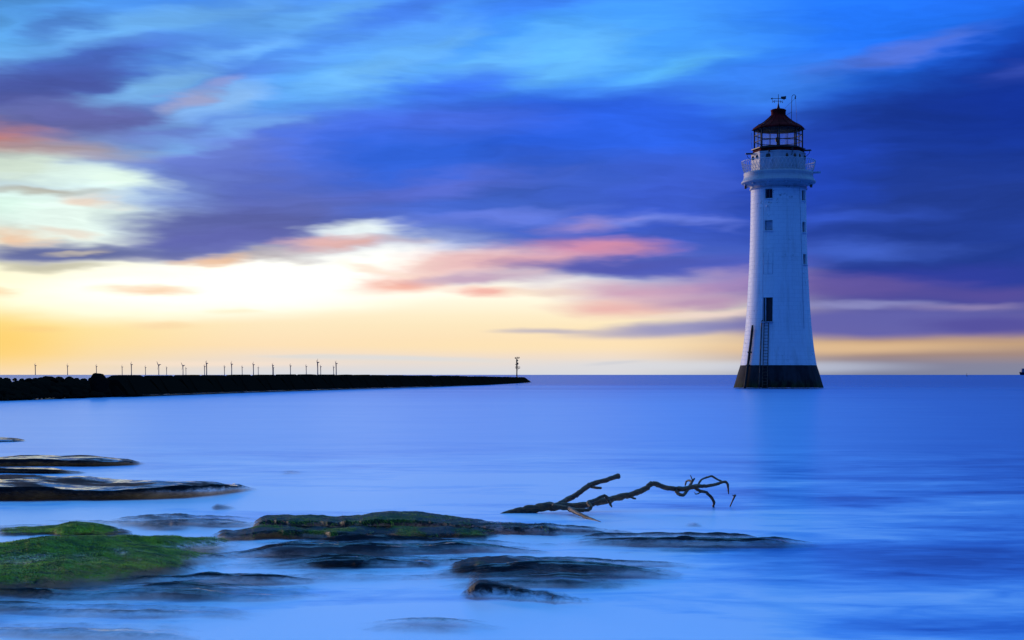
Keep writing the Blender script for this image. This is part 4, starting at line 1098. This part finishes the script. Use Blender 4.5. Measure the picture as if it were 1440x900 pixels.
# skyline of the heap, from the photograph
sky_px = [-70,-40,0,12,20,30,40,50,60,70,80,90,98,106,114,122,130,150,158,166,174,182,190,200]
sky_y  = [529,529,530.5,533,533.5,533,532.6,531,530,529,530,531.5,530.5,532.5,533,531.5,531,531.5,533,532.5,531,530.5,529.5,529]
kk = 0
def sky_at(px): return float(np.interp(px, sky_px, sky_y))
base_row = lambda px: float(np.interp(px, [-80,0,60,130,200], [566,564,562,559.5,556]))
for px_, yt_, hw_ in ((-60,530,14),(-38,529,12),(-20,530,10),(-4,530.2,9),(9,532,7),(20.5,531.8,3.4),(31,533,6),(40,532.0,5),(50,532,6),(58,531.2,7),(70,528.9,11),(83,530.6,8),(98,530.2,7),(108,532.2,6),(117,532.4,6),(129,531.2,6),(152,531.2,5),(161,532.4,5),(170,531.6,5),(180,530.2,5.5),(189,528.4,6),(197,529,5)):
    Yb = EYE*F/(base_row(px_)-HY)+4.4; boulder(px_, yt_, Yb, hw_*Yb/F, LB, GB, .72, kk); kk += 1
for row, (dy, sz, topf) in enumerate(((3.9,.85,.10),(3.0,.8,.24),(1.8,.75,.48),(.5,.62,.74))):
    for px_ in np.arange(-84+row*4, 206, 13.5):
        br = base_row(px_); Yb = EYE*F/(br-HY); st = sky_at(px_)
        boulder(px_+random.uniform(-4,4), st+(br-st)*topf+(random.uniform(.3,1.5) if topf < .2 else random.uniform(-1.5,1.5)), Yb+dy+random.uniform(-.25,.25), sz*random.uniform(.8,1.25), LB, GB, .78, kk); kk += 1
for px_, y_, s_ in ((5,559,.55),(45,561,.5),(100,558,.5),(150,556,.55),(215,555.5,.6),(229,558,.35),(293,554.5,.35)):
    Yb = EYE*F/(base_row(min(px_,200))-(0 if px_ < 200 else (px_-200)*.035)-HY)-.5
    boulder(px_, y_, Yb, s_, 'low boulder at the foot of the sea wall, half lost in white surf', 'boulders at the foot of the sea wall', .8, kk); kk += 1
Yb = EYE*F/(561.3-HY)
boulder(140.5, 524.6, Yb+4, .62, 'big round-topped boulder standing above the heap against the sky', None, 1.25, 3)

# beacon post at the end of the wall
p, d_, tp = along(TOT-4.2)
BZ = EYE+(HY-530)*(p.y+1)/F
bpx = 726.8; BY = p.y+1
base = at(bpx, 530.3, BY); kb = BY/F
BP = empty('beacon_post', base, label='slim beacon mast with lamps and platforms at the tip of the sea wall', cat='beacon')
M['ochre'] = mat('ochre_mast_paint', (.16,.10,.03), .6, .3, .3, 3)
L_ = lambda x, y: Vector(((x-bpx)*kb, 0, (530.3-y)*kb))
mb = MB(); mb.tube([L_(726.8,531.5), L_(726.8,517)], .85*kb, 8); mb.build('pole', M['iron'], BP)
mb = MB(); mb.tube([L_(726.8,517), L_(726.7,505)], 1.05*kb, 8); mb.build('upper_mast', M['ochre'], BP)
mb = MB(); mb.tube([L_(724.8,517.6), L_(731.2,517.6)], .55*kb, 6); mb.box(L_(728.2,517.6), (6.5*kb,3*kb,.7*kb)); mb.build('lower_platform', M['iron'], BP)
mb = MB()
for x_ in (725,728.6,731): mb.tube([L_(x_,517.5), L_(x_,515.2)], .22*kb, 4)
mb.tube([L_(725,515.2), L_(731,515.2)], .16*kb, 4); mb.build('platform_rail', M['iron'], BP)
mb = MB(); mb.tube([L_(730,517.7), L_(727,521.5)], .2*kb, 5); mb.build('brace', M['iron'], BP)
mb = MB(); mb.box(L_(728.2,511.2), (1.9*kb,1.6*kb,2.2*kb), 0, .9, .02); mb.build('equipment_box', M['iron'], BP)
mb = MB(); mb.tube([L_(724.4,512.4), L_(728.6,512.4)], .5*kb, 6); mb.build('cross_arm', M['iron'], BP)
mb = MB(); mb.box(L_(728.2,506.8), (1.2*kb,1*kb,1.4*kb), 0, .9, .02); mb.build('relay_box', M['ochre'], BP)
mb = MB(); mb.tube([L_(724.4,504.2), L_(730,503.6)], .45*kb, 6); mb.build('lamp_bar', M['iron'], BP)
for x_, y_ in ((724.8,503.4),(727.2,502.9),(729.8,503.0)):
    mb = MB(); c = L_(x_, y_); r_ = .85*kb
    mb.lathe([(r_*.6,-r_*1.4),(r_,-r_*.6),(r_,r_*.6),(r_*.5,r_*1.3),(.001,r_*1.5)], 10, True, cap=(True,False)); o = mb.build('lamp', M['ochre'], BP); o.location = c

# ------------------------------------------------------------------ offshore wind farm
M['turb'] = mat('turbine_grey', (.16,.13,.13), .6, .2, .1, .05)
TURB = [(49.7,513.7,0),(95,514.4,0),(135.6,515,0),(171.8,515.8,0),(184.8,512.4,0),(204.6,516.4,0),(223.3,513.2,1),(234.3,517,0),(257.4,514.3,1),(261.5,517.7,0),(287.7,515,0),(290.6,510.6,0),(315.7,515.7,0),(325.8,511.8,0),(340.6,516.2,0),(356.4,512.5,0),(363.2,516.9,0),(383.6,513.5,0),(384.6,516.8,0),(408.5,514.3,0),(430.7,515,0),(446.8,509.2,0),(451,515.4,0),(469.2,516.2,0),(472.8,510.8,0)]
ORD = ['first','second','third','fourth','fifth','sixth','seventh','eighth','ninth','tenth','eleventh','twelfth','thirteenth','fourteenth','fifteenth','sixteenth','seventeenth','eighteenth','nineteenth','twentieth','twenty-first','twenty-second','twenty-third','twenty-fourth','twenty-fifth']
def blade_mb():
    mb = MB(); n_ = 7; vs3 = []
    for i in range(n_):
        f = i/(n_-1); z_ = 1.5+38.5*f; ch = (6.0*(1-f)**.7+2.6)*(.6 if i == 0 else 1); th_ = .9*(1-f)+.35
        tw_ = R(18*(1-f)); ca, sa = math.cos(tw_), math.sin(tw_)
        for x_, y_ in ((-ch*.3,0),(0,th_),(ch*.7,0),(0,-th_)): vs3.append((x_*ca-y_*sa, x_*sa+y_*ca, z_))
    fs3 = [(i*4+k, i*4+(k+1)%4, (i+1)*4+(k+1)%4, (i+1)*4+k) for i in range(n_-1) for k in range(4)]+[(3,2,1,0), tuple((n_-1)*4+k for k in range(4))]
    mb.add(vs3, fs3); return mb
def make_turbine():
    t_ = empty('wind_turbine')
    mb = MB(); mb.lathe([(3.6,-3),(3.6,8),(3.5,8.01),(3.2,30),(2.8,60),(2.5,78.5)], 16, True, cap=(False,True)); mb.build('tower', M['turb'], t_)
    mb = MB(); mb.box((0,2.2,80), (5.6,15,5.6), 0, .92, .4); mb.build('nacelle', M['turb'], t_)
    mb = MB(); mb.lathe([(1.9,0),(1.8,.9),(1.2,2.2),(.001,2.9)], 14); hub = mb.build('hub', M['turb'], t_)
    hub.location = (0,-3.6,80); hub.rotation_euler = (R(90),0,0)
    for k in range(3):
        o = blade_mb().build('blade', M['turb'], hub) if k == 0 else None
        if k == 0: first = o
        else:
            o = first.copy(); COL.objects.link(o); o.parent = hub
        # hub local z points along the shaft: blades radiate in the local xy plane
        o.rotation_euler = (R(90), 0, R(120*k))
        o.rotation_mode = 'XYZ'
    return t_
def copy_tree(o, parent=None):
    c = o.copy(); COL.objects.link(c); c.parent = parent
    for ch in list(o.children): copy_tree(ch, c)
    return c
T0 = make_turbine(); protos = []
for i, (px_, hy, ang) in enumerate(TURB):
    o = T0 if i == 0 else copy_tree(T0)
    dist = 80*F/(HY-hy); x_ = (px_-CX)/F*dist
    o.location = (x_, dist, 0)
    az_ = math.atan2(x_, dist)
    o.rotation_euler = (0, 0, -az_+(R(-58) if ang else R(-82)))
    hub = [c for c in o.children if c.name.startswith('hub')][0]
    hub.rotation_euler = (R(90), R(22) if ang else R(-4+random.uniform(-6,6)), 0)
    size = 'tall' if hy < 513 else ('mid-sized' if hy < 515.5 else 'small far')
    extra = ' with a slanting raised blade' if ang else ''
    where = {0:' at the end of the row',2:' rising behind the big round boulder',21:', tallest of all',24:' closing the row'}.get(i, '')
    o['label'] = '%s wind turbine on the horizon, %s from the left%s%s' % (size, ORD[i], extra, where)
    o['category'] = 'wind turbine'; o['group'] = 'offshore wind turbines on the horizon'

# ------------------------------------------------------------------ ship at the right edge and a marker buoy
M['hull'] = mat('dark_hull_paint', (.03,.01,.03), .6, .2, .2, .1)
M['house'] = mat('blue_grey_paint', (.10,.13,.22), .6, .2, .1, .1)
SD = 8000.0; ks = SD/F
SH = empty('cargo_ship', ground(1433.5, 527.45)*0+Vector(((1433.3-CX)*ks, SD, 0)), label='dark ship bow on the horizon cut off by the right edge', cat='ship')
mb = MB(); vs3 = []
for x_, hw_, zt in ((0,.6,16),(8,3.5,15),(20,7.5,13.5),(45,9,13),(90,9,13),(110,8,14)):
    vs3 += [(x_+(5 if x_ == 0 else 0)*1,-hw_*.6,-2),(x_,-hw_,zt),(x_,hw_,zt),(x_+(5 if x_ == 0 else 0),hw_*.6,-2)]
mb.add(vs3, [(i*4+k, i*4+(k+1)%4, (i+1)*4+(k+1)%4, (i+1)*4+k) for i in range(5) for k in range(4)]+[(3,2,1,0),(20,21,22,23)]); mb.build('hull', M['hull'], SH)
mb = MB(); mb.box((26,0,23), (30,12,20), 0, .9, .5); mb.build('superstructure', M['house'], SH)
mb = MB(); mb.tube([(30,0,32.5),(30,0,42)], [.6,.3], 6); mb.build('mast', M['house'], SH)
bd_ = 1800.0
BU = empty('marker_buoy', ((1359.5-CX)*bd_/F, bd_, 0), label='tiny marker buoy on the horizon between lighthouse and ship', cat='buoy')
mb = MB(); mb.lathe([(.001,-.5),(.9,-.4),(1.1,.1),(.9,.5),(.3,.6)], 14); mb.build('float', M['iron'], BU)
mb = MB(); mb.tube([(0,0,.5),(0,0,2.6)], [.28,.15], 8); mb.lathe([(.3,2.3),(.3,2.9),(.001,3.1)], 8); mb.build('top_mark', M['iron'], BU)
